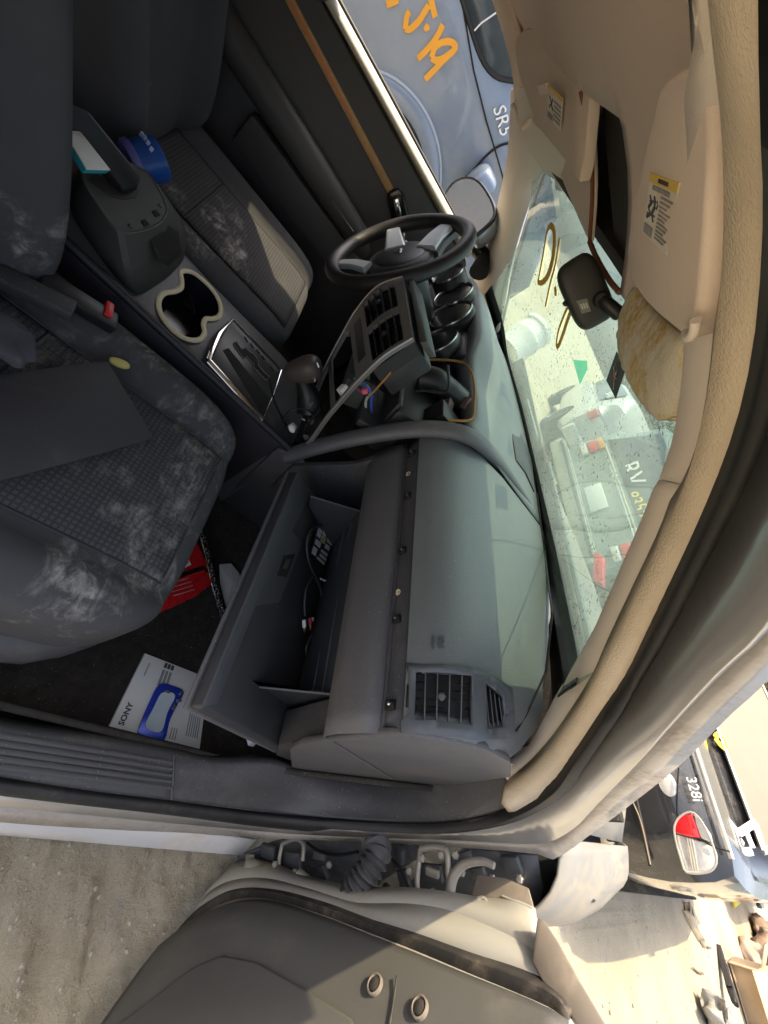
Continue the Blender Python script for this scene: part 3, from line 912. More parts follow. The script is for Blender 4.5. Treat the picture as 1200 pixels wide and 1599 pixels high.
box('wire_plug', P(537, 610, y=-.09), (.02, .02, .02), m_white, dash, rot=(40, 10, 0), bev=.003)

# ------------------------------------------------------------------ glove box, hanging open
gb = empty('glove_box', (0, -.46, .55), car)
gTL, gTR, gBR = P(467, 735, y=-.22), P(315, 1107, y=-.70), P(450, 1175, y=-.70)
gBL = V((gBR.x + .01, -.22, gBR.z + .005))
gn = (gTR - gTL).cross(gBR - gTR).normalized()
if gn.z < 0: gn = -gn
def GP(x, y, h=0.0): return PP(x, y, gTR + gn*h, gn)
m_glove = M('glove_liner', (.034, .036, .040), .5, var=.15, dust=.3, dcol=(.2, .17, .13), ds=5, bump=.2, bs=700)
m_grim = M('glove_rim', (.06, .064, .070), .48, var=.1, dust=.2, dcol=(.28, .25, .21), ds=7)
prism('glove_door', [gTL, gTR, gBR, gBL], -gn * .022, m_glove, gb, bev=.006, seg=3)
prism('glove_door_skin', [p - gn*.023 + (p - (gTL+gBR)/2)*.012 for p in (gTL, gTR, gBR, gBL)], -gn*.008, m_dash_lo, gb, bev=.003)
prism('glove_door_rim', [GP(x, y, .003) for x, y in ((466, 737), (318, 1103), (341, 1100), (401, 946), (437, 941), (473, 848), (457, 829), (487, 768))], -gn*.005, m_grim, gb, bev=.0015)
prism('latch_slot', [GP(x, y, .0045) for x, y in ((445, 867), (461, 865), (448, 901), (434, 899))], -gn*.003, m_dark, gb)
prism('latch', [GP(x, y, .006) for x, y in ((449, 874), (455, 873), (449, 888), (443, 888))], -gn*.003, m_plast, gb, bev=.0006)
def wall(name, a, b, c, d):
    prism(name, [a, b, c, d], V((0, .003, 0)), m_glove, gb, bev=.001)
wall('bin_side', P(485, 775, y=-.26), P(562, 798, y=-.26), V((.10, -.26, .555)), V((-.06, -.26, .632)))
wall('bin_side', P(380, 1070, y=-.63), P(520, 1084, y=-.63), V((.10, -.63, .535)), V((-.06, -.63, .61)))
tube('bin_lip', [P(485, 775, y=-.259), P(562, 798, y=-.259)], .0022, m_grim, gb, 6)
tube('bin_lip', [P(380, 1070, y=-.631), P(520, 1084, y=-.631)], .0026, m_grim, gb, 6)
bk = [P(562, 798, y=-.26), P(520, 1084, y=-.63), V((.085, -.63, .548)), V((.085, -.26, .563))]
prism('bin_back', bk, (.004, 0, .002), m_glove, gb, bev=.001)
for t in (.25, .5):
    a = bk[0].lerp(bk[3], t); b = bk[1].lerp(bk[2], t)
    tube('bin_rib', [a + V((-.002, -.002, 0)), b + V((-.002, .002, 0))], .0018, m_grim, gb, 6)
prism('bin_divider', [GP(487, 1030, .002), GP(520, 1020, .002), GP(522, 1050, .002), GP(485, 1075, .002)], -gn*.004, m_grim, gb, bev=.001)
# hazard label moulded on the bin: dark card with pale print
m_lab = M('label_dark', (.02, .02, .022), .4)
lq = [GP(x, y, .006) for x, y in ((497, 818), (524, 840), (507, 887), (484, 866))]
lab = prism('warning_label', lq, -gn*.0012, m_lab, gb)
m_ink = M('label_pale', (.50, .55, .58), .5, var=.3, vs=90); m_inky = M('label_yellow', (.75, .65, .15), .5)
def lq_at(u, v): return lq[0].lerp(lq[1], u).lerp(lq[3].lerp(lq[2], u), v) + gn*.0004
def patch(name, u0, v0, u1, v1, mat, par=lab):
    prism(name, [lq_at(u0, v0), lq_at(u1, v0), lq_at(u1, v1), lq_at(u0, v1)], gn*.0004, mat, par)
for q in ((.06, .1, .26, .36), (.3, .06, .5, .2), (.3, .26, .55, .42), (.08, .45, .4, .62), (.06, .7, .3, .92), (.62, .12, .92, .3), (.62, .36, .9, .5), (.5, .6, .9, .68), (.5, .74, .92, .82), (.4, .88, .9, .94)):
    patch('label_print', *q, m_ink)
patch('label_print', .32, .22, .56, .40, m_inky)

# ------------------------------------------------------------------ steering wheel
sw = empty('steering_wheel', (-.203, .36, .926), car)
SWC = V((-.203, .3597, .9265)); wn_ = V((-math.cos(R(25.5)), -.018, math.sin(R(25.5)))).normalized()
wa = wn_.cross(V((0, 0, 1))).normalized(); wb = wa.cross(wn_)
m_leather = M('wheel_leather', (.022, .020, .020), .45, var=.15, bump=.4, bs=900, dust=.15, dcol=(.2, .18, .15))
tube('rim', [SWC + (wa*math.cos(2*math.pi*k/72) + wb*math.sin(2*math.pi*k/72)) * .176 for k in range(72)], [.0182 + .0015*math.cos(4*2*math.pi*k/72) for k in range(72)], m_leather, sw, 14, closed=True)
hub_c = SWC + wn_ * -.022
lathe('hub', [(.075, -.03), (.088, -.012), (.089, .002), (.080, .010), (.05, .014), (.01, .015)], hub_c, wn_, m_plast, sw, 40)
lathe('hub_pad', [(.066, .008), (.067, .0125), (.060, .0155), (.02, .018), (.004, .0185)], hub_c, wn_, m_black, sw, 40)
# emblem
em = []
for (u, v) in ((-.010, .010), (-.016, .004), (-.012, -.002), (-.006, .002), (-.004, -.010), (0, -.014), (.004, -.010), (.006, .002), (.012, -.002), (.016, .004), (.010, .010), (.004, .006), (0, .010), (-.004, .006)):
    em.append(hub_c + wn_*.0175 + wa*u + wb*(v))
prism('emblem', em, wn_*.003, m_chrome, sw, bev=.0006)
m_spoke = M('spoke_satin', (.62, .66, .67), .32, .25, var=.06)
def spoke(p1, p2, w):
    a = PP(*p1, SWC + wn_*-.004, wn_); b = PP(*p2, SWC + wn_*-.004, wn_)
    d = (b - a).normalized(); s_ = d.cross(wn_)
    rows = []
    for t, ww, hh in ((0, 1.25, -.002), (.4, 1.0, .004), (.8, .9, .003), (1.15, 1.1, -.004)):
        c = a.lerp(b, t)
        rows.append([c + s_*w*ww*.5*q + wn_*(hh + hz) for q, hz in ((-1, -.012), (-1, 0), (-.8, .004), (.8, .004), (1, 0), (1, -.012))])
    sp = loft('spoke', rows, m_spoke, sw, closed_u=True, caps=True)
    bkr = [[c - wn_*.014 for c in r] for r in rows]
    loft('spoke_back', [[p + (p - sum(r, V((0,0,0)))/6)*.25 for p in r] for r in bkr], m_plast, sw, closed_u=True, caps=True)
spoke((664, 384), (702, 350), .046)
spoke((617, 386), (614, 355), .044)
spoke((574, 414), (524, 412), .032)
# column shroud and stalk
ax2 = -wn_
lathe('column_shroud', [(.045, .03), (.052, .05), (.060, .10), (.066, .22)], SWC, ax2, m_black, sw, 28, sx=1.1, xd=(0, 0, 1))
tube('stalk', [SWC + ax2*.06 + wa*.05, SWC + ax2*.05 + wa*.12, SWC + ax2*.045 + wa*.17], [.008, .007, .009], m_plast, sw, 10)
# ------------------------------------------------------------------ centre console
con = empty('center_console', (-.4, 0, .29), car)
m_con = M('console_plastic', (.066, .066, .070), .45, var=.15, vs=6, bump=.2, bs=900, dust=.22, dcol=(.24, .23, .21), ds=7)
m_conside = M('console_side', (.014, .013, .018), .55, var=.2, dust=.08)
def ctop(x):     # console top height
    return .612 + .03 * max(0, (-x - .5) / .25) if x < -.5 else .612 - .02 * max(0, (x + .25) / .12)
secs = []
for x in (-.95, -.8, -.66, -.55, -.45, -.35, -.25, -.17, -.12):
    z = ctop(x); w = .127 if x < -.2 else .127 + .02 * (x + .2) / .08
    secs.append([V((x, -w - .006, .30)), V((x, -w - .002, z - .05)), V((x, -w, z - .012)), V((x, -w + .006, z - .003)), V((x, -w + .018, z)), V((x, -.04, z + .002)), V((x, .04, z + .002)), V((x, w - .018, z)), V((x, w - .006, z - .004)), V((x, w, z - .02)), V((x, w + .004, .30))])
loft('console_body', secs, [m_con], con, solid=.003, angle=50)
# side cladding with a raised edge moulding along the passenger side
e0, e1 = P(98, 372, y=-.131), P(452, 700, y=-.136)
tube('edge_moulding', [V((-.95, -.131, e0.z + .03)), e0, e0.lerp(e1, .5), e1], .008, m_conside, con, 10)
prism('side_panel', [V((-.95, -.137, .30)), V((-.95, -.137, .62)), V((e0.x, -.137, e0.z - .008)), V((e1.x, -.139, e1.z - .008)), V((.10, -.145, .56)), V((.10, -.145, .30))], (0, .008, 0), m_conside, con, bev=.002)
prism('front_side_panel', [V((-.16, -.148, .60)), V((-.11, -.15, .625)), V((.03, -.155, .60)), V((.2, -.155, .55)), V((.2, -.155, .30)), V((-.12, -.15, .30))], (0, .01, 0), m_plast, con, bev=.006)
# cup holder: cream ring round two joined wells
m_cream = M('cream_ring', (.62, .55, .36), .5, var=.1)
zc = .617
ring_px = [(283, 424), (300, 425), (318, 438), (334, 455), (344, 474), (344, 492), (333, 498), (322, 498), (318, 508), (320, 519), (314, 529), (300, 531), (282, 525), (264, 510), (251, 490), (248, 470), (256, 458), (272, 455), (283, 449), (284, 438)]
rpts = spline([P(x, y, z=zc) for x, y in ring_px], 80, closed=True)
tube('cup_holder_ring', rpts, .0055, m_cream, con, 10, closed=True, flat=.6)
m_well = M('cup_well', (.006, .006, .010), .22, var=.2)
cen = sum(rpts, V((0, 0, 0))) / len(rpts)
inn = [p.lerp(cen, .04) for p in rpts]
# the wells stand proud of the console top so that the hollow reads: floor and wall rings
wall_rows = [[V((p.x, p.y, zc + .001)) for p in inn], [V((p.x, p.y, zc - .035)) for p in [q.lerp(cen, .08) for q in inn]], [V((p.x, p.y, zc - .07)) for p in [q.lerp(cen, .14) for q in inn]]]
# open the console top under the ring
cb = bpy.data.objects['console_body']
def cut(o, pts, z0, z1):
    bm = bmesh.new()
    n = len(pts)
    vb = [bm.verts.new(V((p.x, p.y, z0))) for p in pts] + [bm.verts.new(V((p.x, p.y, z1))) for p in pts]
    bm.faces.new(vb[:n]); bm.faces.new(vb[n:][::-1])
    for i in range(n): bm.faces.new((vb[i], vb[(i+1) % n], vb[n+(i+1) % n], vb[n+i]))
    bmesh.ops.recalc_face_normals(bm, faces=bm.faces)
    me = bpy.data.meshes.new('cutter'); bm.to_mesh(me); bm.free()
    c = bpy.data.objects.new('cutter', me); COL.objects.link(c)
    for md in list(o.modifiers):
        pass
    md = o.modifiers.new('cut', 'BOOLEAN'); md.operation = 'DIFFERENCE'; md.object = c; md.solver = 'EXACT'
    bpy.context.view_layer.update()
    dg = bpy.context.evaluated_depsgraph_get()
    nm = bpy.data.meshes.new_from_object(o.evaluated_get(dg))
    o.modifiers.clear()
    o.data = nm
    nm.shade_smooth(); nm.set_sharp_from_angle(angle=R(40))
    bpy.data.objects.remove(c)
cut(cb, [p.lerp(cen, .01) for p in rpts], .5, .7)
vsw, fsw = loft_geo(wall_rows, closed_u=True)
fsw.append(tuple(160 + i for i in range(80)))
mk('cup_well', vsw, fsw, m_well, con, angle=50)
lathe('well_stud', [(.008, 0), (.008, .006), (.004, .008)], P(292, 470, z=zc-.066), (0, 0, 1), m_well, con, 12)
tube('well_ridge', [P(292, 452, z=.575), P(300, 470, z=.572), P(305, 492, z=.572)], .003, m_well, con, 6)

# shift gate with chrome frame
zs = .618
def SP(x, y, h=0.0): return P(x, y, z=zs + h)
gate = prism('shift_plate', [SP(x, y) for x, y in ((325, 562), (340, 530), (365, 497), (441, 578), (428, 615), (411, 656))], (0, 0, -.01), M('gate_plate', (.022, .022, .021), .4, dust=.2), con, bev=.001)
tube('chrome_frame', [SP(411, 656, .004), SP(368, 608, .004), SP(327, 563, .004)], .0085, m_chrome, con, 8, flat=.5)
tube('chrome_frame', spline([SP(327, 563, .004), SP(333, 545, .005), SP(345, 520, .005), SP(365, 498, .003)], 12), [.0085]*6 + [.0075, .006, .005, .004, .003, .002], m_chrome, con, 8, flat=.5)
tube('chrome_frame', [SP(365, 498, .002), SP(440, 578, .002)], .0016, m_chrome, con, 6)
tube('chrome_frame', [SP(440, 578, .002), SP(428, 615, .002), SP(411, 655, .002)], .0016, m_chrome, con, 6)
prism('coin_slot', [SP(x, y, .001) for x, y in ((349, 547), (357, 543), (421, 622), (409, 645))], (0, 0, -.003), m_dark, con)
zig = [(365, 535), (370, 533), (378, 545), (384, 543), (389, 548), (397, 553), (404, 564), (404, 570), (412, 580), (421, 588), (416, 594), (407, 585), (401, 578), (397, 575), (396, 568), (386, 557), (380, 559), (375, 552), (366, 540)]
prism('shift_slot', [SP(x, y, .0014) for x, y in zig], (0, 0, -.003), m_dark, con)
tube('slot_edge', [SP(x, y, .0016) for x, y in zig], .0008, m_satin, con, 5, closed=True)
for x, y in ((385, 530), (394, 540), (404, 550), (412, 559), (426, 576)):
    prism('gear_mark', [SP(x-3, y-4, .0012), SP(x-1, y-4, .0012), SP(x+3, y+3, .0012), SP(x+1, y+3, .0012)], (0, 0, -.002), m_dark, con)
# shift knob leaning on its boot
kc = P(472, 578, y=-.02)
ka = (P(500, 572, y=-.02) - P(442, 583, y=-.02)).normalized(); kb = ka.cross(V((0, 1, 0))).normalized(); KB = Matrix((ka, kb.cross(ka), kb)).transposed()
superq('shift_knob', kc, (.046, .028, .026), M('knob_leather', (.075, .060, .052), .5, dust=.2), con, basis=KB, e=.8, nu=30, nv=18, fn=lambda q: V((q.x, q.y*(1 + q.x*6), q.z*(1 + q.x*6))))
tube('shift_lever', [P(440, 582, y=-.03), P(450, 581, y=-.025), kc], [.004, .006, .01], m_black, con, 8)
tube('shift_boot', spline([kc + V((0, 0, -.01)), P(480, 612, y=-.02), P(485, 640, y=-.03)], 10), [.014, .016, .018, .02, .022, .025, .028, .03, .032, .034], m_black, con, 10)
# bare well in front of the shifter with loose bits
box('console_well', (-.145, 0, .55), (.12, .22, .02), m_dark, con)
m_x = M('bright_screw', (.7, .7, .7), .3, .8)
for k, (x, y) in enumerate(((486, 632), (492, 593), (497, 570), (470, 640), (474, 655), (462, 672), (489, 612), (455, 690))):
    c = P(x, y, y=-.06 + .012*k)
    box('cross_screw', c, (.010, .0022, .003), m_x, con, rot=(20, 30, 40*k), bev=.0004)
    box('cross_screw', c, (.0022, .010, .003), m_x, con, rot=(20, 30, 40*k), bev=.0004)
for pth in (((440, 660), (455, 640), (480, 640), (497, 655)), ((420, 590), (430, 630), (455, 680), (462, 700)), ((470, 690), (480, 665), (500, 640))):
    tube('loose_wire', spline([P(x, y, y=-.09 + .01*i) for i, (x, y) in enumerate(pth)], 16), .0022, m_black, con, 6)

# armrest bin with its lid thrown back
m_bin = M('bin_plastic', (.055, .058, .052), .55, var=.12, dust=.25, dcol=(.2, .19, .16))
brim = [P(x, y, z=.70) for x, y in ((150, 262), (176, 258), (205, 285), (217, 300), (212, 310), (192, 312), (170, 306), (140, 285))]
outer_b = [P(x, y, z=.70) for x, y in ((128, 275), (150, 240), (230, 268), (262, 322), (258, 342), (240, 356), (212, 364), (188, 362), (160, 330))]
lowb = [P(x, y, z=.622) for x, y in ((106, 330), (150, 262), (255, 305), (286, 350), (289, 398), (272, 424), (240, 448), (210, 458), (152, 398))]
def resamp(c, n=36): return spline(c, n, closed=True)
ob, lb = resamp(outer_b), resamp(lowb)
loft('bin_wall', [lb, [a.lerp(b, .5) for a, b in zip(lb, ob)], [a.lerp(b, .93) for a, b in zip(lb, ob)], ob, [V((p.x, p.y, .70)).lerp(sum(ob, V((0,0,0)))/36, .06) + V((0,0,.001)) for p in ob]], m_bin, con, closed_u=True, solid=.002)
prism('bin_top', ob, (0, 0, -.004), m_bin, con)
prism('bin_mouth', [p + V((0, 0, .0015)) for p in brim], (0, 0, -.002), M('bin_inside', (.03, .027, .023), .6), con)
fr_r = [P(x, y, z=zz) for x, y, zz in ((236, 376, .682), (262, 350, .682), (279, 362, .66), (283, 392, .645), (262, 412, .645), (246, 404, .66))]
prism('front_recess', [CAM + (p - CAM)*.985 for p in fr_r], (0.004, 0, -.004), m_black, con, bev=.001)
for x, y in ((226, 348), (243, 333)):
    prism('latch_hole', [P(x-5, y-4, z=.7015), P(x+1, y-6, z=.7015), P(x+8, y+3, z=.7015), P(x+1, y+6, z=.7015)], (0, 0, -.002), m_dark, con)
for x, y in ((204, 353), (250, 321)):
    lathe('screw_boss', [(.004, 0), (.004, .002), (.002, .0025)], P(x, y, z=.70), (0, 0, 1), m_bin, con, 10)
lid = [P(108, 160, z=.78), P(140, 172, z=.78), P(222, 275, z=.735), P(216, 296, z=.72), P(196, 300, z=.712), P(172, 268, z=.725), P(102, 195, z=.75)]
prism('bin_lid', lid, (-.006, .008, -.022), M('lid_vinyl', (.008, .0075, .008), .55), con, bev=.005)

# ------------------------------------------------------------------ seats
def seat_spots(l, org):
    return [((p - org)[:], r_, s) for p, r_, s in l]
def cush_z(x, y, c, h, p=4.6):
    X, Y = abs((x - c.x) / h[0]), abs((y - c.y) / h[1])
    t = max(0, 1 - X**p - Y**p)
    return c.z + h[2] * t ** (1/p) + bol(x - c.x, y - c.y, h)
def bol(dx, dy, h):
    s = min(1, max(0, (abs(dy) / h[1] - .52) / .3)); s = s*s*(3 - 2*s)
    g = math.exp(-((abs(dy)/h[1] - .60) / .05) ** 2) * -.010
    f = max(0, dx / h[0]) ** 2 * .012
    return .030 * s + g + f - .012 * (1 - abs(dy/h[1])) * 0
def closer(p, k): return CAM + (V(p) - CAM) * k
def make_seat(label, cy, back_base, recline, dustspots, par=car):
    st = empty('seat', (-.5, cy, .29), par)
    st['label'] = label
    c = V((-.511, cy, .520)); h = (.287, .250, .080)
    org = V((c.x, c.y, c.z - h[2]))
    def fn(q):
        if q.z > -.02: q = V((q.x, q.y, q.z + bol(q.x, q.y, h) * min(1, (q.z + .02) / .05)))
        return q
    sp = [(tuple(p - org), r_, s) for p, r_, s in dustspots]
    m_side = M('seat_cloth', (.064, .064, .068), .92, var=.15, vs=20, bump=.5, bs=1200, spec=.15, spots=sp, dust=.10, dcol=(.2, .19, .18), ds=10)
    o = superq('cushion', c, h, m_side, st, e=2/4.6, nu=72, nv=48, fn=fn)
    # grid-woven insert laid into the cushion
    rows = []
    for i in range(30):
        x = c.x - .20 + (.452) * i / 29
        row = []
        for j in range(20):
            y = cy - .138 + .276 * j / 19
            row.append(V((min(x, c.x + .2795), y, cush_z(min(x, c.x + .2795), y, c, h) + .0022)))
        rows.append(row)
    x = rows[-1][0].x
    iorg = V((0, 0, 0))
    lo = V((c.x - .20, cy - .138, 0)); mesh_org = V(((rows[0][0].x + rows[-1][0].x)/2, cy, min(p.z for r in rows for p in r)))
    sp2 = [(tuple(p - mesh_org), r_, s) for p, r_, s in dustspots]
    m_ins = M('seat_insert_cloth', (.068, .068, .073), .92, var=.12, vs=30, bump=.5, bs=900, spec=.15, weave=.5, wscale=125, spots=sp2, dust=.08, ds=10)
    loft('cushion_insert', rows, m_ins, st, solid=.002, angle=180)
    for jj in (0, -1): tube('seam', [r[jj] + V((0, 0, .0005)) for r in rows], .0016, m_black, st, 5)
    tube('seam', [p + V((0, 0, .0006)) for p in rows[9]], .0014, m_black, st, 5)
    # backrest
    up = V((-math.sin(R(recline)), 0, math.cos(R(recline)))); fwd = V((up.z, 0, -up.x))
    B = Matrix((fwd, V((0, 1, 0)), up)).transposed()
    bc = V(back_base) + up * .33
    def fb(q):
        w = 1 - .16 * max(0, q.z / .36) ** 2 - .05 * max(0, -q.z/.36)
        s = min(1, max(0, (abs(q.y) / .245 - .52) / .3)); s = s*s*(3-2*s)
        return V((q.x + (s * .060 - .014 * math.exp(-((abs(q.y)/.245 - .58)/.05)**2)) * (1 if q.x > 0 else 0), q.y * w, q.z))
    superq('backrest', bc, (.078, .250, .36), m_side, st, basis=B, e=.5, nu=64, nv=40, fn=fb)
    superq('headrest', bc + up*.44 + fwd*.01, (.05, .13, .09), m_side, st, basis=B, e=.5, nu=30, nv=20)
    superq('seat_base', V((-.55, cy, .39)), (.26, .22, .075), m_black, st, e=.25, nu=32, nv=16)
    return st
pspots = [(P(235, 560, z=.6), (.06, .05, .06), 0.69), (P(300, 640, z=.6), (.05, .06, .05), 0.74), (P(320, 700, z=.58), (.05, .06, .06), 0.69), (P(290, 745, z=.59), (.05, .06, .05), 0.61), (P(130, 920, z=.59), (.06, .05, .06), 0.93),
          (P(190, 810, z=.59), (.06, .03, .05), 0.61), (P(225, 900, z=.59), (.06, .06, .05), 0.69), (P(170, 740, z=.59), (.06, .03, .05), 0.56), (P(175, 680, z=.6), (.05, .03, .05), 0.56), (P(40, 540, z=.62), (.1, .08, .06), 0.46), (P(285, 800, z=.59), (.05, .04, .05), 0.46)]
make_seat('front passenger seat in charcoal cloth smeared with pale dust', -.405, (-.698, -.405, .575), 22, pspots)
dspots = [(P(370, 395, z=.6), (.06, .05, .06), 0.93), (P(345, 350, z=.6), (.05, .05, .06), 0.74), (P(365, 330, z=.61), (.05, .04, .06), 0.65), (P(370, 420, z=.6), (.05, .05, .06), 0.84), (P(300, 380, z=.6), (.05, .05, .06), 0.74), (P(265, 300, z=.6), (.05, .05, .06), 0.46)]
make_seat('driver seat in charcoal cloth with hand smudges of dust', .385, (-.76, .385, .575), 28, dspots)
rag = superq('cloth_rag', P(4, 522, z=.655), (.034, .032, .010), M('rag_cloth', (.07, .072, .08), .95, var=.3, vs=30, bump=.6, bs=300, spec=.1, dust=.5, dcol=(.25, .22, .19), ds=14), None, basis=rotm((0, 0, 20)), e=.7, nu=48, nv=24, fn=lambda q: q * (1 + .45*noise.noise(q*28 + V((3, 1, 2))) + .2*noise.noise(q*70)))
tag(rag, 'crumpled dark grey rag on the rear of the passenger seat beside the belt buckle', 'rag')
# side skirt of the passenger seat, buckle and torn foam
pas = [o for o in car.children if o.name.startswith('seat')][0]
m_skirt = M('seat_skirt_plastic', (.05, .05, .055), .5, var=.15, dust=.35, dcol=(.25, .22, .19))
rows = []
for x in (-.95, -.7, -.5, -.38, -.33, -.29, -.262):
    t = max(0, (x + .38) / .118)
    rows.append([V((x, -.655 + .05*t*t, .50 - .015*t)), V((x, -.678 + .06*t*t, .47 - .01*t)), V((x, -.676 + .06*t*t, .42)), V((x, -.655 + .05*t*t, .375 + .02*t))])
loft('side_skirt', rows, m_skirt, pas, solid=.01, angle=60)
bkl = box('belt_buckle', P(125, 473, z=.635), (.105, .034, .02), m_black, pas, rot=(0, 6, 20), bev=.004)
box('buckle_stalk', P(50, 455, z=.64), (.10, .03, .02), m_plast, pas, rot=(0, -8, 15), bev=.004)
box('buckle_button', P(168, 486, z=.637), (.012, .030, .016), M('red_button', (.55, .02, .02), .4), bkl, rot=(0, 6, 20), bev=.002)
superq('torn_foam', P(187, 567, z=.618), (.016, .008, .005), M('yellow_foam', (.55, .47, .16), .95, var=.4, vs=90, bump=1, bs=300), pas, basis=rotm((0, 0, 30)), e=.8, nu=14, nv=8)

# ------------------------------------------------------------------ sun visors, overhead opening, header
m_visor = M('visor_vinyl', (.70, .585, .50), .85, var=.05, bump=.3, bs=900, dust=.12, dcol=(.42, .33, .25))
pv = [(1101, 124), (1034, 126), (1020, 170), (1003, 250), (985, 340), (980, 385), (984, 425), (998, 458), (1022, 487), (1050, 512), (1070, 528), (1078, 528), (1084, 510), (1100, 350)]
def vz(x, y):   # the visor hangs a little lower at the windshield
    return P(x, y, z=1.318 - .028 * min(1, max(0, (y - 120) / 400)))
pvp = [closer(vz(x, y), .955) for x, y in pv]
pvis = prism('sun_visor', spline(pvp, 60, closed=True), (.006, 0, .016), m_visor, car, bev=.005, seg=3)
pvis['label'] = 'passenger sun visor with a warning label'
vn3 = (pvp[4] - pvp[0]).cross(pvp[9] - pvp[0]).normalized()
if vn3.z > 0: vn3 = -vn3
def lab_on(quad, name, par, n, org):
    q = [PP(x, y, org, n) for x, y in quad]
    lb = prism(name, q, n*.0008, M(name + '_paper', (.72, .68, .60), .6, var=.06), par)
    def at(u, v): return q[0].lerp(q[1], u).lerp(q[3].lerp(q[2], u), v) + n*.001
    def pt(u0, v0, u1, v1, m): prism('label_print', [at(u0, v0), at(u1, v0), at(u1, v1), at(u0, v1)], n*.0004, m, lb)
    return lb, pt, at
m_yel = M('label_amber', (.72, .48, .10), .6); m_ink2 = M('label_ink', (.06, .06, .07), .7); m_grey = M('label_grey', (.28, .27, .26), .7, var=.5, vs=120)
# corners: quad in reading order of the photograph (top-left, top-right, bottom-right, bottom-left in picture)
pl, pt, at_ = lab_on([(1019, 268), (1064, 284), (1043, 398), (1005, 362)], 'visor_label', pvis, vn3, closer(pvp[4], .985) + vn3*.0012)
pt(.0, .0, 1, .12, m_yel)
pt(.35, .03, .72, .09, m_ink2)
pt(.18, .15, .8, .21, m_grey)
for k in range(11): pt(.52, .25 + .062*k, .93 - (k % 3)*.07, .278 + .062*k, m_grey)
pt(.06, .78, .40, .95, m_grey)
strokes('label_figure', [[at_(.12, .32), at_(.22, .40), at_(.12, .50), at_(.24, .58), at_(.10, .66)], [at_(.30, .30), at_(.36, .44), at_(.28, .56), at_(.38, .68)]], .0016, m_ink2, pl)
strokes('label_figure', [[at_(.14, .40), at_(.38, .36)], [at_(.1, .6), at_(.4, .58)], [at_(.42, .34), at_(.45, .40), at_(.42, .46)]], .0009, m_ink2, pl)
pp_ = [P(1072, 520, z=1.288), P(1075, 527, z=1.286), P(1084, 520, z=1.288), P(1087, 500, z=1.29)]
tube('visor_pivot', [closer(p, .96) for p in spline(pp_, 8)], .0032, m_beige, pvis, 8)
# driver visor
dv = [(805, 62, .56), (818, 47, .53), (851, 48, .44), (880, 62, .33), (923, 86, .12), (921, 140, .12), (916, 205, .12), (910, 270, .11), (904, 286, .11), (890, 262, .17), (845, 205, .40), (832, 190, .45), (833, 170, .47), (815, 130, .54), (806, 95, .56)]
dvp = [closer(P(x, y, y=yy), .95) for x, y, yy in dv]
dvis = prism('sun_visor', spline(dvp, 60, closed=True), (.008, 0, .016), m_visor, car, bev=.003, seg=2)
dvis['label'] = 'driver sun visor with a small warning label'
dc = sum(dvp, V((0,0,0)))/len(dvp)
dn = (dvp[4] - dvp[0]).cross(dvp[9] - dvp[0]).normalized()
if dn.z > 0: dn = -dn
dl, pt, at_ = lab_on([(857, 130), (880, 152), (876, 204), (855, 182)], 'visor_label', dvis, dn, closer(dvp[4].lerp(dvp[10], .5), .985))
pt(0, 0, 1, .14, m_yel)
for k in range(5): pt(.5, .3 + .13*k, .95, .36 + .13*k, m_grey)
pt(.05, .78, .45, .96, m_grey)
strokes('label_figure', [[at_(.15, .32), at_(.3, .45), at_(.15, .62)], [at_(.38, .32), at_(.3, .5), at_(.42, .62)]], .0022, m_ink2, dl)
lathe('visor_stub', [(.006, 0), (.007, .012), (.005, .024)], closer(P(829, 187, y=.49), .955), (0, -.3, -1), m_visor, dvis, 12)
# overhead opening: dark well with orange-brown cut edge
m_well2 = M('roof_well', (.02, .013, .010), .8, var=.4)
hz_ = .0
prism('overhead_well', [V((-.29, -.125, 1.385)), V((-.29, .125, 1.385)), V((.0, .125, 1.33)), V((.0, -.125, 1.33))], (0, 0, .004), m_well2, car)
box('overhead_bracket', (-.16, -.02, 1.372), (.10, .05, .018), m_black, car, rot=(0, 12, 0), bev=.004)
m_cut = M('cut_edge', (.20, .075, .035), .9, var=.3)
tube('cut_edge', spline([V((-.272, .112, rz(-.272, .11) - .001)), V((-.2, .112, rz(-.2, .11) - .001)), V((-.13, .110, rz(-.13, .11) - .001)), V((-.06, .11, rz(-.06, .11)))], 16), .0035, m_cut, car, 8)
tube('cut_edge', spline([V((header_x(.11), .11, rz(-.058, .11))), V((-.052, .05, rz(-.052, .05))), V((-.052, -.05, rz(-.052, -.05))), V((-.058, -.11, rz(-.058, -.11)))], 16), .0045, m_cut, car, 8)
# bare stained foam hanging at the header on the passenger side
m_stain = M('stained_foam', (.74, .69, .56), .95, var=.15, vs=16, bump=.8, bs=260, dust=.85, dcol=(.56, .36, .05), ds=13, dlo=.42, dhi=.58, spec=.1)
fpx = [(978, 500), (975, 530), (983, 565), (1000, 600), (1020, 628), (1045, 652), (1066, 664)]
inner = [P(x, y, x=-.055 - .075*i/6) for i, (x, y) in enumerate(fpx)]
outer_f = [P(x, y, z=zz) for x, y, zz in ((1000, 452, 1.312), (1015, 470, 1.310), (1040, 495, 1.306), (1068, 515, 1.302), (1088, 535, 1.300), (1098, 580, 1.298), (1094, 630, 1.296))]
si_, so_ = spline(inner, 60), spline(outer_f, 60)
frow = []
for t in (0, .12, .3, .5, .7, .88, 1):
    frow.append([a.lerp(b, t) + V((0, 0, -.004*math.sin(math.pi*t))) + V((noise.noise(a*90), noise.noise(a*90 + V((5, 0, 0))), noise.noise((a + V((t*.1, 0, 0)))*60)*1.4)) * (.0013 if t < .9 else 0) for a, b in zip(si_, so_)])
loft('bare_header_foam', frow, m_stain, car, solid=.010, angle=180)

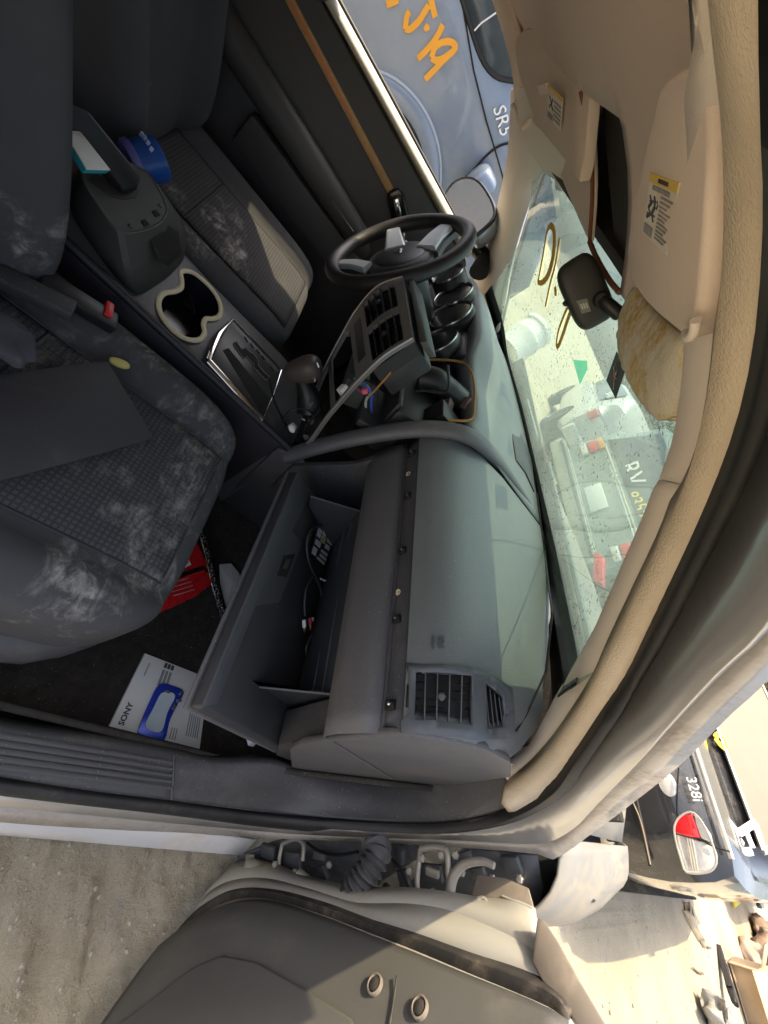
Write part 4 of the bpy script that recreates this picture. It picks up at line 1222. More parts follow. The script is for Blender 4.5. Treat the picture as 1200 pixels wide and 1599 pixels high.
# ------------------------------------------------------------------ rear view mirror, swung round so its back shows
rv = empty('rear_view_mirror', P(975, 545, x=.02), car)
mc = P(914, 457, y=-.06)
m_mir = M('mirror_shell', (.030, .032, .030), .5, var=.12)
a_ = P(890, 405, y=-.03); b_ = P(935, 508, y=-.09)
ex = (b_ - a_).normalized(); r1 = ray(914, 457).normalized(); ez = (P(945, 445, y=-.06) - P(882, 470, y=-.06)); ez = (ez - ex*ez.dot(ex)).normalized(); ey = ez.cross(ex)
BM = Matrix((ex, ey, ez)).transposed()
hl_ = (b_ - a_).length/2
superq('shell', mc, (hl_*.98, .022, .032), m_mir, rv, basis=BM, e=.5, nu=40, nv=20)
superq('glass_rim', mc + ey*(.014 if ey.dot(r1) > 0 else -.014), (hl_*.95, .010, .030), m_black, rv, basis=BM, e=.5, nu=40, nv=12)
tw = -1 if ey.dot(r1) > 0 else 1
fb_ = mc + ey*tw*.0215
sq = [PP(x, y, fb_, ey) for x, y in ((900, 470), (917, 466), (923, 486), (909, 490))]
st_ = prism('sticker', sq, ey*tw*.0012, M('sticker_grey', (.20, .21, .18), .6, var=.2), rv)
for k in range(3):
    u = .2 + .25*k
    prism('sticker_print', [sq[0].lerp(sq[1], u).lerp(sq[3].lerp(sq[2], u), .3) + ey*tw*.0013, sq[0].lerp(sq[1], u+.15).lerp(sq[3].lerp(sq[2], u+.15), .3) + ey*tw*.0013, sq[0].lerp(sq[1], u+.15).lerp(sq[3].lerp(sq[2], u+.15), .7) + ey*tw*.0013, sq[0].lerp(sq[1], u).lerp(sq[3].lerp(sq[2], u), .7) + ey*tw*.0013], ey*tw*.0004, M('sticker_ink', (.55, .56, .5), .6) , st_)
tube('day_night_lever', [mc - ez*.03, P(884, 474, y=-.07), P(881, 472, y=-.07)], [.005, .005, .004], m_black, rv, 8)
j1 = PP(938, 468, fb_, ey)
lathe('ball_socket', [(.012, -.004), (.013, .006), (.009, .010)], j1, ey*tw, m_black, rv, 16)
arm0 = j1 + ey*tw*.008; arm1 = closer(P(970, 493, x=.01), .93)
tube('arm', [arm0, arm0.lerp(arm1, .2), arm0.lerp(arm1, .9), arm1], [.007, .011, .011, .009], m_black, rv, 12)
foot = on_glass(976, 515) or P(976, 515, x=.03); foot2 = on_glass(984, 552) or P(984, 552, x=.03)
tube('mount_foot', [arm1, foot, foot2], [.008, .009, .004], m_black, rv, 8, flat=.5)

# ------------------------------------------------------------------ driver side: pillar, door, window ledge
dpl_in = [P(853, 262, x=-.10), P(825, 330, x=.01), P(800, 420, x=.15), P(783, 512, x=.27), V((.30, .66, .96))]
dpl_out = [P(803, 160, x=-.24), P(797, 240, x=-.14), P(783, 310, x=-.02), P(765, 380, x=.10), P(742, 440, x=.20)]
ra_, rb_ = spline(dpl_in, 40), spline(dpl_out, 40)
loft('driver_pillar_trim', [ra_, [a.lerp(b, .5) + V((-.01, -.012, 0)) for a, b in zip(ra_, rb_)], rb_, [p + V((.02, .05, 0)) for p in rb_]], m_beige, car, solid=.008, angle=180)
dr = [P(803, 160, x=-.24), P(800, 110, x=-.30), P(785, 50, x=-.36), V((-.6, .60, 1.315)), V((-1.5, .60, 1.31))]
loft('driver_rail_trim', [spline([p + V((0, -.05, .025)) for p in dr], 24), spline(dr, 24), spline([p + V((0, .04, .02)) for p in dr], 24), spline([p + V((0, .05, .06)) for p in dr], 24)], m_liner, car, solid=.008, angle=180)
dd = empty('driver_door', (-.4, .75, .3), car)
m_dpan = M('door_panel_black', (.062, .058, .055), .55, var=.2, bump=.2, bs=700, dust=.12, dcol=(.12, .1, .09))
zb = 1.018
bx0 = -1.45
prism('door_panel', [V((bx0, .735, zb - .012)), V((.06, .735, zb - .03)), V((.12, .735, .90)), V((.12, .735, .25)), V((bx0, .735, .25))], (0, .05, 0), m_dpan, dd, bev=.006)
m_ledge = M('ledge_paint', (.46, .42, .34), .6, var=.08, dust=.5, dcol=(.5, .43, .32))
loft('window_ledge', [[V((x, y, z)) for x in (bx0, -.9, -.4, -.08, .04)] for y, z in ((.730, zb - .014), (.738, zb - .002), (.762, zb + .004), (.80, zb + .002), (.835, zb - .03), (.88, zb - .25), (.885, .4))], m_ledge, dd, solid=.004, angle=60)
tube('window_channel', [V((bx0, .792, zb + .006)), V((-.4, .792, zb + .006)), V((.03, .792, zb + .004))], .005, m_rubber, dd, 6)
# patterned gold strip and door pull
m_gold = M('patterned_strip', (.62, .36, .15), .45, .2, var=.3, vs=120, weave=.7, wscale=260)
s0, s1 = P(610, 298, y=.726), P(462, 18, y=.726); dirs = (s1 - s0).normalized(); s2 = s1 + dirs*.3
wz = V((0, 0, .0105))
prism('trim_strip', [s0 - wz, s0 + wz, s2 + wz, s2 - wz], (0, .012, 0), m_gold, dd, bev=.001)
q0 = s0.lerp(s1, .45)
prism('trim_strip_glint', [q0 + V((0, -.001, -.001)), q0 + V((0, -.001, .0022)), s2 + V((0, -.001, .0035)), s2 + V((0, -.001, -.0015))], (0, .002, 0), M('painted_glint', (.75, .16, .05), .4), dd)  # orange sliver paints in a red reflection on the strip
a1, a2 = P(560, 370, y=.69), P(390, 105, y=.69)
tube('armrest', [a1 + V((.05, .03, -.03)), a1, a1.lerp(a2, .5), a2, a2 + (a2 - a1).normalized()*.3], [.02, .026, .03, .03, .03], m_dpan, dd, 12, flat=1.4)
tube('armrest_piping', [P(552, 362, y=.665), P(500, 285, y=.665), P(432, 190, y=.665), P(405, 130, y=.665)], .003, M('pipe_grey', (.10, .11, .14), .35), dd, 6)
box('map_pocket', P(480, 330, y=.70), (.5, .05, .10), m_dpan, dd, rot=(0, 0, 0), bev=.012)
hb = P(622, 325, y=.725)
superq('handle_recess', hb, (.05, .006, .028), m_gloss, dd, basis=rotm((0, 20, 0)), e=.6, nu=24, nv=12)
box('door_handle', hb + V((0, -.008, 0)), (.055, .008, .017), m_chrome, dd, rot=(0, 25, 0), bev=.003)
# unseen B pillar, shaped to shade the seat; far rear door keeps rear dark
prism('far_b_pillar_blocker', [V((-.66, .74, .98)), V((-.49, .60, 1.33)), V((-.80, .60, 1.33)), V((-.86, .74, .98))], (0, .05, .01), m_dpan, car)
prism('rear_door_far', [V((-1.5, .80, 1.0)), V((-.80, .80, 1.0)), V((-.78, .68, 1.33)), V((-1.5, .68, 1.33))], (0, .03, 0), m_dpan, car)
box('b_pillar', (-1.30, -.72, .85), (.08, .06, 1.0), m_plast, car, bev=.01)

# driver side mirror
dm = empty('wing_mirror', P(735, 345, y=.95), car)
mo = [(701, 325), (697, 305), (707, 288), (725, 279), (745, 283), (762, 303), (773, 328), (771, 343), (752, 362), (735, 372)]
mpts = [P(x, y, y=.95) for x, y in mo]
mpts = [V((p.x, .95 + (p.x + .05)*.3, p.z)) for p in mpts]
mpts = [PP(x, y, V((-.05, .95, 1.05)), V((-1, -.42, .05)).normalized()) for x, y in mo]
msp = spline(mpts, 40, closed=True)
nm_ = V((-1, -.42, .05)).normalized(); mcn = sum(msp, V((0,0,0)))/40
rowsm = [[mcn + (p - mcn)*s - nm_*d for p in msp] for s, d in ((1.0, 0), (1.04, .012), (.98, .05), (.8, .08), (.4, .095))]
loft('mirror_shell', rowsm, M('mirror_paint_blue_grey', (.30, .32, .34), .3, .4, coat=.5), dm, closed_u=True, caps=True, angle=50)
tube('mirror_rim', msp, .006, m_gloss, dm, 8, closed=True)
prism('mirror_glass', [mcn + (p - mcn)*.95 + nm_*.004 for p in msp], -nm_*.003, M('mirror_glass', (.55, .55, .56), .03, 1.0, var=.01), dm)
tube('mirror_arm', [mcn + V((.06, -.02, -.05)), P(755, 400, y=.87), P(748, 425, y=.80)], [.03, .028, .035], m_black, dm, 12)
prism('header_corner', [CAM + (p - CAM)*1.015 for p in (P(797, 140, x=-.26), P(797, 240, x=-.14), P(853, 268, x=-.095), P(890, 296, x=-.07), P(900, 230, x=-.16), P(850, 130, x=-.28))], (.005, .004, .012), m_beige, car, bev=.002)
# ------------------------------------------------------------------ hood and front wing of the sedan
m_dusty = M('dusty_white_paint', (.21, .205, .195), .55, .1, var=.08, dust=.9, dcol=(.30, .26, .20), ds=6, dlo=.36, dhi=.62, coat=.15, stretch=(.35, 1, 1))
hx = [.50, .62, .8, 1.0, 1.2, 1.4, 1.5, 1.56]
rows = []
for x in hx:
    t = (x - .5) / 1.0
    zc_ = .968 - .10 * t ** 1.3; ze = .885 - .118 * t ** .9
    if x > 1.5: zc_ -= .05; ze -= .05
    hw = .762 - .03 * t
    rows.append([V((x - .10 * (abs(k)/10) ** 2 * (1 if x > 1.3 else .3), hw * k / 10, ze + (zc_ - ze) * (1 - (abs(k)/10) ** 2.6))) for k in range(-10, 11)])
loft('hood', rows, m_dusty, car, solid=.01, angle=50)
def wing(s):
    rr = []
    for x, pts in ((.535, ((-.772, .880), (-.80, .872), (-.85, .852), (-.893, .80), (-.912, .72), (-.915, .55), (-.90, .40))),
                   (.75, ((-.770, .845), (-.80, .838), (-.86, .815), (-.905, .765), (-.928, .70), (-.93, .55), (-.915, .45))),
                   (1.0, ((-.758, .802), (-.80, .796), (-.86, .777), (-.908, .74), (-.935, .68), (-.94, .55), (-.93, .48))),
                   (1.25, ((-.748, .780), (-.79, .774), (-.845, .757), (-.89, .722), (-.918, .665), (-.925, .55), (-.92, .48))),
                   (1.46, ((-.738, .768), (-.77, .763), (-.82, .748), (-.855, .715), (-.875, .66), (-.885, .55), (-.88, .46))),
                   (1.53, ((-.715, .72), (-.75, .715), (-.79, .70), (-.825, .68), (-.845, .64), (-.855, .55), (-.85, .46)))):
        rr.append(spline([V((x, s*y, z)) for y, z in pts], 18))
    return loft('front_wing', rr, m_dusty, car, solid=.006, angle=60)
wing(1); wing(-1)
box('front_bumper', (1.54, 0, .52), (.12, 1.6, .40), m_dusty, car, bev=.05, seg=3)
# cowl and wiper at the foot of the glass
loft('cowl', [[V((base_at(y).x + .05, y, base_at(y).z - .012)) for y in [-.66 + 1.32*k/20 for k in range(21)]], [V((.53 - .1*abs(y), y, .955 - .06*abs(y))) for y in [-.66 + 1.32*k/20 for k in range(21)]]], m_plast, car, solid=.006, angle=60)
m_wip = M('wiper_metal', (.10, .12, .12), .4)
wpt = []
for y in (-.52, -.3, -.05, .15):
    b = base_at(y); wpt.append(b + V((.05, 0, .022 + .02*(y + .5))))
tube('wiper', spline(wpt, 16), .007, m_wip, car, 6)
wpt = []
for y in (.0, .2, .45):
    b = base_at(y); wpt.append(b + V((.06, 0, .018)))
tube('wiper', spline(wpt, 12), .007, m_wip, car, 6)
def wheel(par, c, r_, w, mt, mr, ax=(0, 1, 0)):
    t = lathe('wheel', [(r_*.62, -w/2), (r_*.93, -w/2), (r_, -w*.32), (r_, w*.32), (r_*.93, w/2), (r_*.62, w/2)], c, ax, mt, par, 36)
    rm = lathe('rim', [(r_*.1, -w*.2), (r_*.6, -w*.28), (r_*.66, -w*.52), (r_*.60, w*.2), (r_*.64, w*.52), (r_*.58, w*.36), (r_*.2, w*.3), (r_*.02, w*.34)], c, ax, mr, t, 30)
    return t
m_tyre = M('tyre', (.018, .018, .018), .85, dust=.4, dcol=(.25, .22, .18)); m_rim = M('rim_alloy', (.45, .45, .46), .35, .7, dust=.4)
for sy in (-1, 1):
    wheel(car, (1.02, sy*.80, .33), .33, .22, m_tyre, m_rim)
prism('wheel_arch_liner', [V((.55, -.86, .5)), V((.6, -.86, .75)), V((1.0, -.88, .77)), V((1.4, -.84, .7)), V((1.5, -.84, .45))], (0, .5, 0), m_rubber, car)

# ------------------------------------------------------------------ hinge pillar and the opened passenger door
pd = empty('passenger_door', (.40, -.86, .28), car)
dd_ = V((-.54, -.84, 0)).normalized(); dnv = V((-.84, .54, 0)).normalized(); H0 = V((.40, -.86, 0))
def DP(x, y, h=0.0): return PP(x, y, H0 + dnv*h, dnv)
m_shell = M('door_shell_paint', (.47, .455, .42), .5, .15, var=.08, dust=.75, dcol=(.46, .40, .32), ds=7, dlo=.42, dhi=.65)
m_shell2 = M('door_shell_dirty', (.20, .17, .145), .6, .1, var=.2, dust=.7, dcol=(.36, .29, .22), ds=8, dlo=.42, dhi=.66)
m_dtrim = M('door_trim_vinyl', (.10, .098, .093), .55, var=.1, bump=.35, bs=700, dust=.25, dcol=(.3, .26, .22), ds=5)
m_dseal = M('door_rubber', (.020, .019, .019), .65, var=.2, dust=.55, dcol=(.28, .22, .17), ds=8, dlo=.4, dhi=.7)
def dc_(l, h): return [DP(x, y, h) for x, y in l]
e0 = dc_([(318, 1420), (345, 1380), (372, 1352), (420, 1355), (480, 1378), (560, 1395), (640, 1398), (700, 1405), (760, 1415), (810, 1418), (838, 1432)], -.03)
e1 = dc_([(300, 1442), (325, 1405), (358, 1385), (410, 1380), (475, 1396), (555, 1420), (640, 1422), (700, 1432), (770, 1460), (828, 1493), (850, 1520)], .0)
e2 = dc_([(285, 1464), (318, 1425), (362, 1400), (420, 1398), (500, 1418), (580, 1448), (650, 1470), (740, 1503), (820, 1530), (870, 1556), (900, 1588)], .012)
e3 = dc_([(278, 1474), (318, 1436), (365, 1413), (420, 1411), (500, 1434), (580, 1465), (650, 1493), (740, 1532), (815, 1564), (870, 1590), (895, 1612)], .020)
e4 = dc_([(268, 1488), (318, 1449), (368, 1427), (420, 1426), (500, 1452), (580, 1486), (650, 1516), (740, 1556), (810, 1586), (860, 1610), (890, 1630)], .026)
def st2(nm, a, b, m_, bulge=0, n=60, h=.012):
    ra, rb = spline(a, n), spline(b, n)
    mid = [(p+q)/2 + dnv*bulge for p, q in zip(ra, rb)]
    return loft(nm, [ra, mid, rb], m_, pd, solid=h, angle=60)
st2('door_edge_shell', e0, e1, m_shell, .004)
st2('door_inner_flange', e1, e2, m_shell, .002)
st2('door_seal', e2, e3, m_dseal, .010)
st2('door_inner_frame', e3, e4, m_shell, .002)
# trim panel: from the frame down and out of the picture
far = [p + dd_*.62 + V((0, 0, dz)) for p, dz in zip(e4, [.0]*11)]
rows = [[p.lerp(q, t) + dnv*hh for p, q in zip(spline(e4, 40), spline(far, 40))] for t, hh in ((0, .0), (.02, .014), (.08, .02), (.3, .022), (.6, .024), (1, .02))]
loft('door_trim_panel', rows, m_dtrim, pd, solid=.02, angle=60)
# outer skin and shell depth behind
skin = [p - dnv*.13 for p in spline(e0, 30)]
loft('door_outer_skin', [spline(e0, 30), skin, [p + dd_*.7 for p in skin]], m_silver_sill, pd, solid=.006, angle=40)
prism('lower_trim_step', [DP(x, y, .074) for x, y in ((150, 1625), (235, 1560), (300, 1510), (345, 1490), (400, 1500), (480, 1545), (548, 1588), (560, 1625))], -dnv*.012, m_dtrim, pd, bev=.005, seg=3)
# clips and seam on the trim
for x, y in ((585, 1536), (655, 1572)):
    c = DP(x, y, .072)
    lathe('trim_clip', [(.0125, -.004), (.0125, .001), (.0105, .002), (.0095, -.002)], c, dnv, m_shell2, pd, 20, sx=1.0)
    lathe('clip_plug', [(.0095, -.003), (.008, .001), (.003, .003)], c, dnv, m_dseal, pd, 16)
tube('trim_seam', [DP(620, 1524, .069), DP(616, 1555, .069), DP(608, 1605, .069)], .0016, m_dseal, pd, 6)
# corner bracket towards the mirror triangle
prism('corner_bracket', [DP(x, y, .03) for x, y in ((838, 1430), (850, 1436), (872, 1470), (905, 1530), (950, 1605), (905, 1605), (880, 1570), (846, 1530), (830, 1500))], -dnv*.03, m_shell2, pd, bev=.004)
prism('door_end_plate', [DP(x, y, -.02) for x, y in ((745, 1365), (790, 1370), (825, 1385), (836, 1425), (838, 1462), (830, 1495), (770, 1462), (738, 1440), (736, 1400))], -dnv*.006, m_shell2, pd, bev=.003)
for x, y in ((752, 1414),):
    lathe('plate_hole', [(.014, 0), (.014, .002), (.010, .002), (.009, -.002)], DP(x, y, -.017), dnv, m_shell, pd, 18)
for t in (.3, .7):
    tube('plate_crease', [DP(785, 1375 + 80*t, -.018), DP(832, 1395 + 80*t, -.018)], .0016, m_shell, pd, 5)
# dark hinge bay
m_bay = M('hinge_bay', (.075, .082, .095), .6, .2, var=.35, vs=12, dust=.6, dcol=(.26, .23, .2), ds=9, dlo=.45, dhi=.7)
bay = [P(x, y, x=xx) for x, y, xx in ((372, 1335, .40), (445, 1309, .45), (560, 1312, .49), (690, 1320, .52), (840, 1333, .54))]
bay2 = [P(x, y, x=xx) for x, y, xx in ((330, 1440, .50), (420, 1420, .52), (560, 1435, .55), (690, 1450, .57), (838, 1440, .60))]
loft('hinge_bay_panel', [spline(bay, 24), spline([(a+b)/2 + V((.03, 0, 0)) for a, b in zip(bay, bay2)], 24), spline(bay2, 24)], m_bay, car, solid=.006, angle=60)
m_hinge = M('hinge_steel', (.36, .34, .31), .5, .4, var=.15, dust=.6, dcol=(.36, .28, .2), ds=12, dlo=.42, dhi=.66)
# upper hinge: U-shaped strap with two ears and a pin
hu = [(657, 1326), (655, 1345), (652, 1385), (660, 1402), (675, 1402)]
tube('hinge_strap', spline([P(x, y, x=.46) for x, y in hu], 16), .0055, m_hinge, pd, 8)
tube('hinge_strap', spline([P(x, y, x=.45) for x, y in ((657, 1326), (680, 1323), (697, 1328), (700, 1345), (701, 1370), (706, 1405), (702, 1425))], 18), .006, m_hinge, pd, 8)
tube('hinge_arm', spline([P(x, y, x=.45) for x, y in ((702, 1400), (708, 1370), (725, 1350), (755, 1345), (772, 1352))], 14), [.010, .010, .008, .007, .006], m_hinge, pd, 8)
lathe('hinge_pin', [(.008, -.016), (.008, .016), (.012, .017), (.012, .022), (.004, .024)], P(682, 1402, x=.44), (-.3, -.4, .9), m_hinge, pd, 14)
lathe('hinge_bolt', [(.012, 0), (.012, .006), (.007, .008)], P(690, 1412, x=.43), dnv, M('rust_bolt', (.45, .36, .26), .7), pd, 8)
box('hinge_plate', P(672, 1362, x=.48), (.012, .03, .06), m_bay, pd, rot=(0, 0, 20), bev=.004)
box('hinge_pad', P(676, 1362, x=.465), (.012, .016, .030), m_hinge, pd, rot=(10, 0, 20), bev=.004)
# lower hinge
tube('hinge_strap', spline([P(x, y, x=.42) for x, y in ((441, 1318), (436, 1345), (436, 1372), (446, 1383))], 12), .005, m_hinge, pd, 8)
tube('hinge_strap', spline([P(x, y, x=.42) for x, y in ((441, 1318), (462, 1310), (474, 1318), (473, 1345))], 12), .005, m_hinge, pd, 8)
box('hinge_plate', P(457, 1345, x=.44), (.012, .04, .06), m_bay, pd, rot=(0, 0, 20), bev=.005)
lathe('spring', [(.010, -.02), (.012, -.016), (.009, -.012), (.012, -.008), (.009, -.004), (.012, 0), (.009, .004), (.012, .008), (.009, .012), (.012, .016)], P(474, 1372, x=.41), (0, -.3, 1), m_hinge, pd, 14)
box('check_strap', P(395, 1362, x=.40), (.03, .05, .05), m_hinge, pd, rot=(20, 10, 25), bev=.012, seg=3)
rb_ = random.Random(5)
for x, y, xx in ((420, 1330, .42), (500, 1335, .45), (505, 1362, .46), (412, 1372, .42), (625, 1335, .48), (632, 1375, .50), (730, 1345, .50), (748, 1362, .50), (800, 1350, .53), (390, 1345, .41)):
    box('hinge_bracket', P(x, y, x=xx), (.012, rb_.uniform(.02, .04), rb_.uniform(.02, .05)), rb_.choice((m_bay, m_hinge, m_bay)), car, rot=(rb_.uniform(-20, 20), rb_.uniform(-15, 15), rb_.uniform(0, 40)), bev=.003)
for x, y, xx in ((430, 1350, .40), (462, 1362, .41), (515, 1350, .43), (640, 1360, .46), (712, 1335, .46), (722, 1362, .47), (770, 1372, .50), (812, 1372, .52), (660, 1340, .45), (690, 1335, .45)):
    lathe('bolt_head', [(.0075, 0), (.0075, .004), (.005, .006), (.002, .0062)], P(x, y, x=xx), (-1, -.15, .1), m_hinge, car, 6)
tube('bay_wire', spline([P(x, y, x=.44) for x, y in ((480, 1316), (500, 1330), (530, 1335), (560, 1330))], 14), .0035, m_black, car, 6)
tube('bay_wire', spline([P(x, y, x=.47) for x, y in ((600, 1330), (622, 1352), (640, 1390), (650, 1415))], 14), .003, m_black, car, 6)
# rubber bellows for the wiring
bp = spline([P(585, 1315, x=.43), P(590, 1335, x=.41), P(572, 1365, x=.40), P(552, 1395, x=.40), P(538, 1420, x=.41)], 60)
tube('wiring_bellows', bp, [.025 + .0055 * math.sin(k * 1.05 * 1.35) for k in range(60)], M('bellows_rubber', (.06, .062, .068), .6, dust=.6, dcol=(.28, .25, .22), ds=14), car, 18)
lathe('bellows_flange', [(.026, -.004), (.030, 0), (.026, .006)], bp[0], (bp[1]-bp[0]), m_rubber, car, 20)
for x, y, r_ in ((605, 1388, .012), (520, 1345, .01), (620, 1350, .008)):
    lathe('bay_plug', [(r_, 0), (r_, .004), (r_*.6, .006)], P(x, y, x=.52), (-1, -.2, 0), m_bay, car, 14)
# ------------------------------------------------------------------ loose things in the car
# dislodged centre bezel
cb_ = empty('center_bezel', P(520, 640, y=-.08))
tag(cb_, 'loose grey centre dash bezel with two air vents, pulled out and leaning over the shifter', 'car trim')
m_bzl = M('bezel_grey', (.17, .165, .155), .42, .25, var=.1, dust=.2)
m_bzk = M('bezel_black', (.02, .02, .021), .4, dust=.15)
near = [P(x, y, y=yy) for x, y, yy in ((645, 528, -.10), (600, 556, -.115), (560, 594, -.125), (535, 622, -.13), (510, 652, -.135), (493, 676, -.137), (477, 697, -.138))]
far = [P(x, y, y=yy) for x, y, yy in ((629, 432, .155), (590, 447, .15), (556, 485, .145), (533, 525, .13), (512, 565, .11), (497, 600, .09), (480, 640, .06))]
nr, fr_ = spline(near, 40), spline(far, 40)
fn_ = (nr[10] - nr[0]).cross(fr_[0] - nr[0]).normalized()
if fn_.dot(CAM - nr[0]) < 0: fn_ = -fn_
def bz(s, t, h=0.0):
    k = min(39, max(0, s*39)); i = min(38, int(k)); f = k - i
    a = nr[i].lerp(nr[i+1], f); b = fr_[i].lerp(fr_[i+1], f)
    return a.lerp(b, t) + fn_*h
def bplate(name, s0, s1, t0, t1, mat, h=0.0, th=.006, n=10, par=cb_):
    top_ = [bz(s0 + (s1-s0)*i/n, t0, h) for i in range(n+1)]; bot = [bz(s0 + (s1-s0)*i/n, t1, h) for i in range(n+1)]
    rows = [top_, bot, [p - fn_*th for p in bot], [p - fn_*th for p in top_]]
    vs, fs = loft_geo(rows, closed_v=True)
    m_ = n + 1
    fs.append((0, m_, 2*m_, 3*m_)); fs.append((n, n+m_, n+2*m_, n+3*m_))
    return mk(name, vs, fs, mat, cb_ if par is None else par)
tube('bright_edge', [p + fn_*.001 for p in nr], .0022, m_satin, cb_, 6)
tube('bright_edge', [p + fn_*.001 for p in fr_], .0018, m_satin, cb_, 6)
bplate('side_bar', 0, 1, .0, .055, m_bzl, th=.008, n=24)
bplate('side_bar', 0, .92, .93, 1.0, m_bzl, th=.008, n=24)
bplate('top_bar', 0, .05, .055, .93, m_bzl)
bplate('vent_divider', .05, .26, .46, .54, m_bzl)
bplate('cross_bar', .26, .40, .055, .93, m_bzl, n=6)
bplate('slot', .30, .36, .2, .8, m_bzk, h=.0012, th=.002)
bplate('cross_bar', .62, .66, .055, .93, m_bzl)
bplate('lower_plate', .80, 1.0, .055, .5, m_bzk, n=8)
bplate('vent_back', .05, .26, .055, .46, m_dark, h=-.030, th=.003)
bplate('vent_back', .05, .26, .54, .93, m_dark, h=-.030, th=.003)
for t0 in (.075, .56):
    for k in range(4):
        s = .085 + .045*k
        a, b = bz(s, t0, -.006), bz(s, t0 + .36, -.006)
        box('vent_slat', (a+b)/2, ((b-a).length, .0022, .016), m_bzk, cb_, basis=Matrix(((b-a).normalized(), fn_.cross(b-a).normalized(), fn_)).transposed(), bev=.0005)
    lathe('vent_knob', [(.005, 0), (.006, .004), (.003, .007)], bz(.155, t0 + .18, -.002), fn_, m_bzk, cb_, 10)
# housing behind the vents
hs = [bz(.0, 0), bz(.28, 0), bz(.28, 1), bz(.0, 1)]
prism('vent_housing', [p - fn_*.034 for p in hs], -fn_*.045, m_duct, cb_, bev=.006)
for a, b in ((0, 1), (1, 2), (2, 3), (3, 0)):
    prism('housing_wall', [hs[a] - fn_*.007, hs[b] - fn_*.007, hs[b] - fn_*.036, hs[a] - fn_*.036], (hs[(b+1) % 4] - hs[b]).normalized()*.003, m_duct, cb_)
prism('housing_edge', [hs[3] + V((.004, 0, .006)) - fn_*.01, hs[0] + V((.004, 0, .006)) - fn_*.01, hs[0] + V((.004, 0, .006)) - fn_*.05, hs[3] + V((.004, 0, .006)) - fn_*.05], V((.006, 0, .012)), m_ductg, cb_, bev=.003)
bx = (bz(.5, .5) - fn_*.05)
box('module_box', bx, (.05, .12, .07), m_ductg, cb_, rot=(0, -30, 0), bev=.006)
tube('orange_seal', [bz(.20, .0, -.035), bz(.34, -.01, -.04), bz(.40, .0, -.04)], .002, m_edge, cb_, 6)
for s_, t_ in ((.42, .8), (.9, .3), (.97, .12)):
    box('bezel_clip', bz(s_, t_, .004), (.012, .006, .012), m_satin, cb_, rot=(20, 30, 10), bev=.001)

# black plastic panel lying on the passenger seat
o = prism('seat_panel', [P(x, y, z=.634) for x, y in ((-70, 592), (-2, 586), (60, 577), (120, 568), (169, 564), (182, 586), (210, 632), (241, 684), (160, 708), (60, 735), (4, 750), (-70, 760))], (0, 0, -.004), M('panel_black', (.030, .029, .032), .6, var=.12, bump=.3, bs=900, dust=.3, dcol=(.2, .18, .17), ds=7), bev=.001)
tag(o, 'thin black plastic panel lying flat on the passenger seat', 'panel')
# manual and blue wrapper on the floor
zf = .292
mq = [P(x, y, z=zf + .006) for x, y in ((227, 1020), (327, 1059), (312, 1172), (169, 1138))]
man = prism('booklet', mq, (0, 0, -.006), M('booklet_paper', (.62, .64, .63), .55, var=.05, dust=.1), bev=.0008)
tag(man, 'white printed audio manual lying on the black carpet of the footwell', 'booklet')
def mat_(u, v): return mq[0].lerp(mq[1], u).lerp(mq[3].lerp(mq[2], u), v) + V((0, 0, .0005))
m_pr = M('print_grey', (.22, .23, .24), .7, var=.3, vs=200); m_prd = M('print_dark', (.05, .05, .06), .7)
ex_ = (mq[0] - mq[3]).normalized()      # lettering runs along the short left side
letters('brand_lettering', 'SONY', mat_(.10, .79), (mq[3]-mq[0]) * -1, (mq[0] - mq[1]), .015, m_prd, man, depth=.0003, bold=.0005)
def bar(u0, v0, u1, v1, m_):
    prism('print_line', [mat_(u0, v0), mat_(u1, v0), mat_(u1, v1), mat_(u0, v1)], (0, 0, .0002), m_, man)
for k in range(3): bar(.30 + .05*k, .12, .335 + .05*k, .34, m_pr)
for k in range(3): bar(.30 + .05*k, .02, .34 + .05*k, .09, m_prd)
for k in range(6): bar(.80 + .028*k, .35 + .04*(k % 2), .812 + .028*k, .86, m_pr)
for k in range(3): bar(.62 + .03*k, .80, .632 + .03*k, .95, m_pr)
bar(.30, .62, .325, .90, m_pr); bar(.10, .10, .115, .28, m_pr)
wq = [P(x, y, z=zf + .012) for x, y in ((250, 1068), (268, 1070), (288, 1080), (278, 1100), (266, 1125), (257, 1156), (236, 1153), (216, 1146), (222, 1125), (236, 1092))]
wr = prism('wrapper', spline(wq, 30, closed=True), (0, 0, -.003), M('blue_foil', (.02, .05, .42), .22, .2, var=.2), bev=.001)
tag(wr, 'torn blue foil wrapper with clear window lying on the white manual', 'wrapper')
iw = [P(x, y, z=zf + .0135) for x, y in ((252, 1083), (262, 1080), (274, 1086), (262, 1112), (252, 1142), (230, 1138), (228, 1130), (240, 1106))]
prism('wrapper_window', spline(iw, 24, closed=True), (0, 0, -.001), M('clear_film', (.50, .58, .64), .2, var=.15, vs=40), wr)
m_foil = M('foil_tear', (.62, .62, .72), .2, .8, var=.4, vs=60)
for x, y, a in ((262, 1080, 10), (283, 1082, 50), (272, 1104, 80), (280, 1094, 20)):
    box('foil_tear', P(x, y, z=zf+.015), (.012, .006, .002), m_foil, wr, rot=(8, 12, a), bev=.0006)
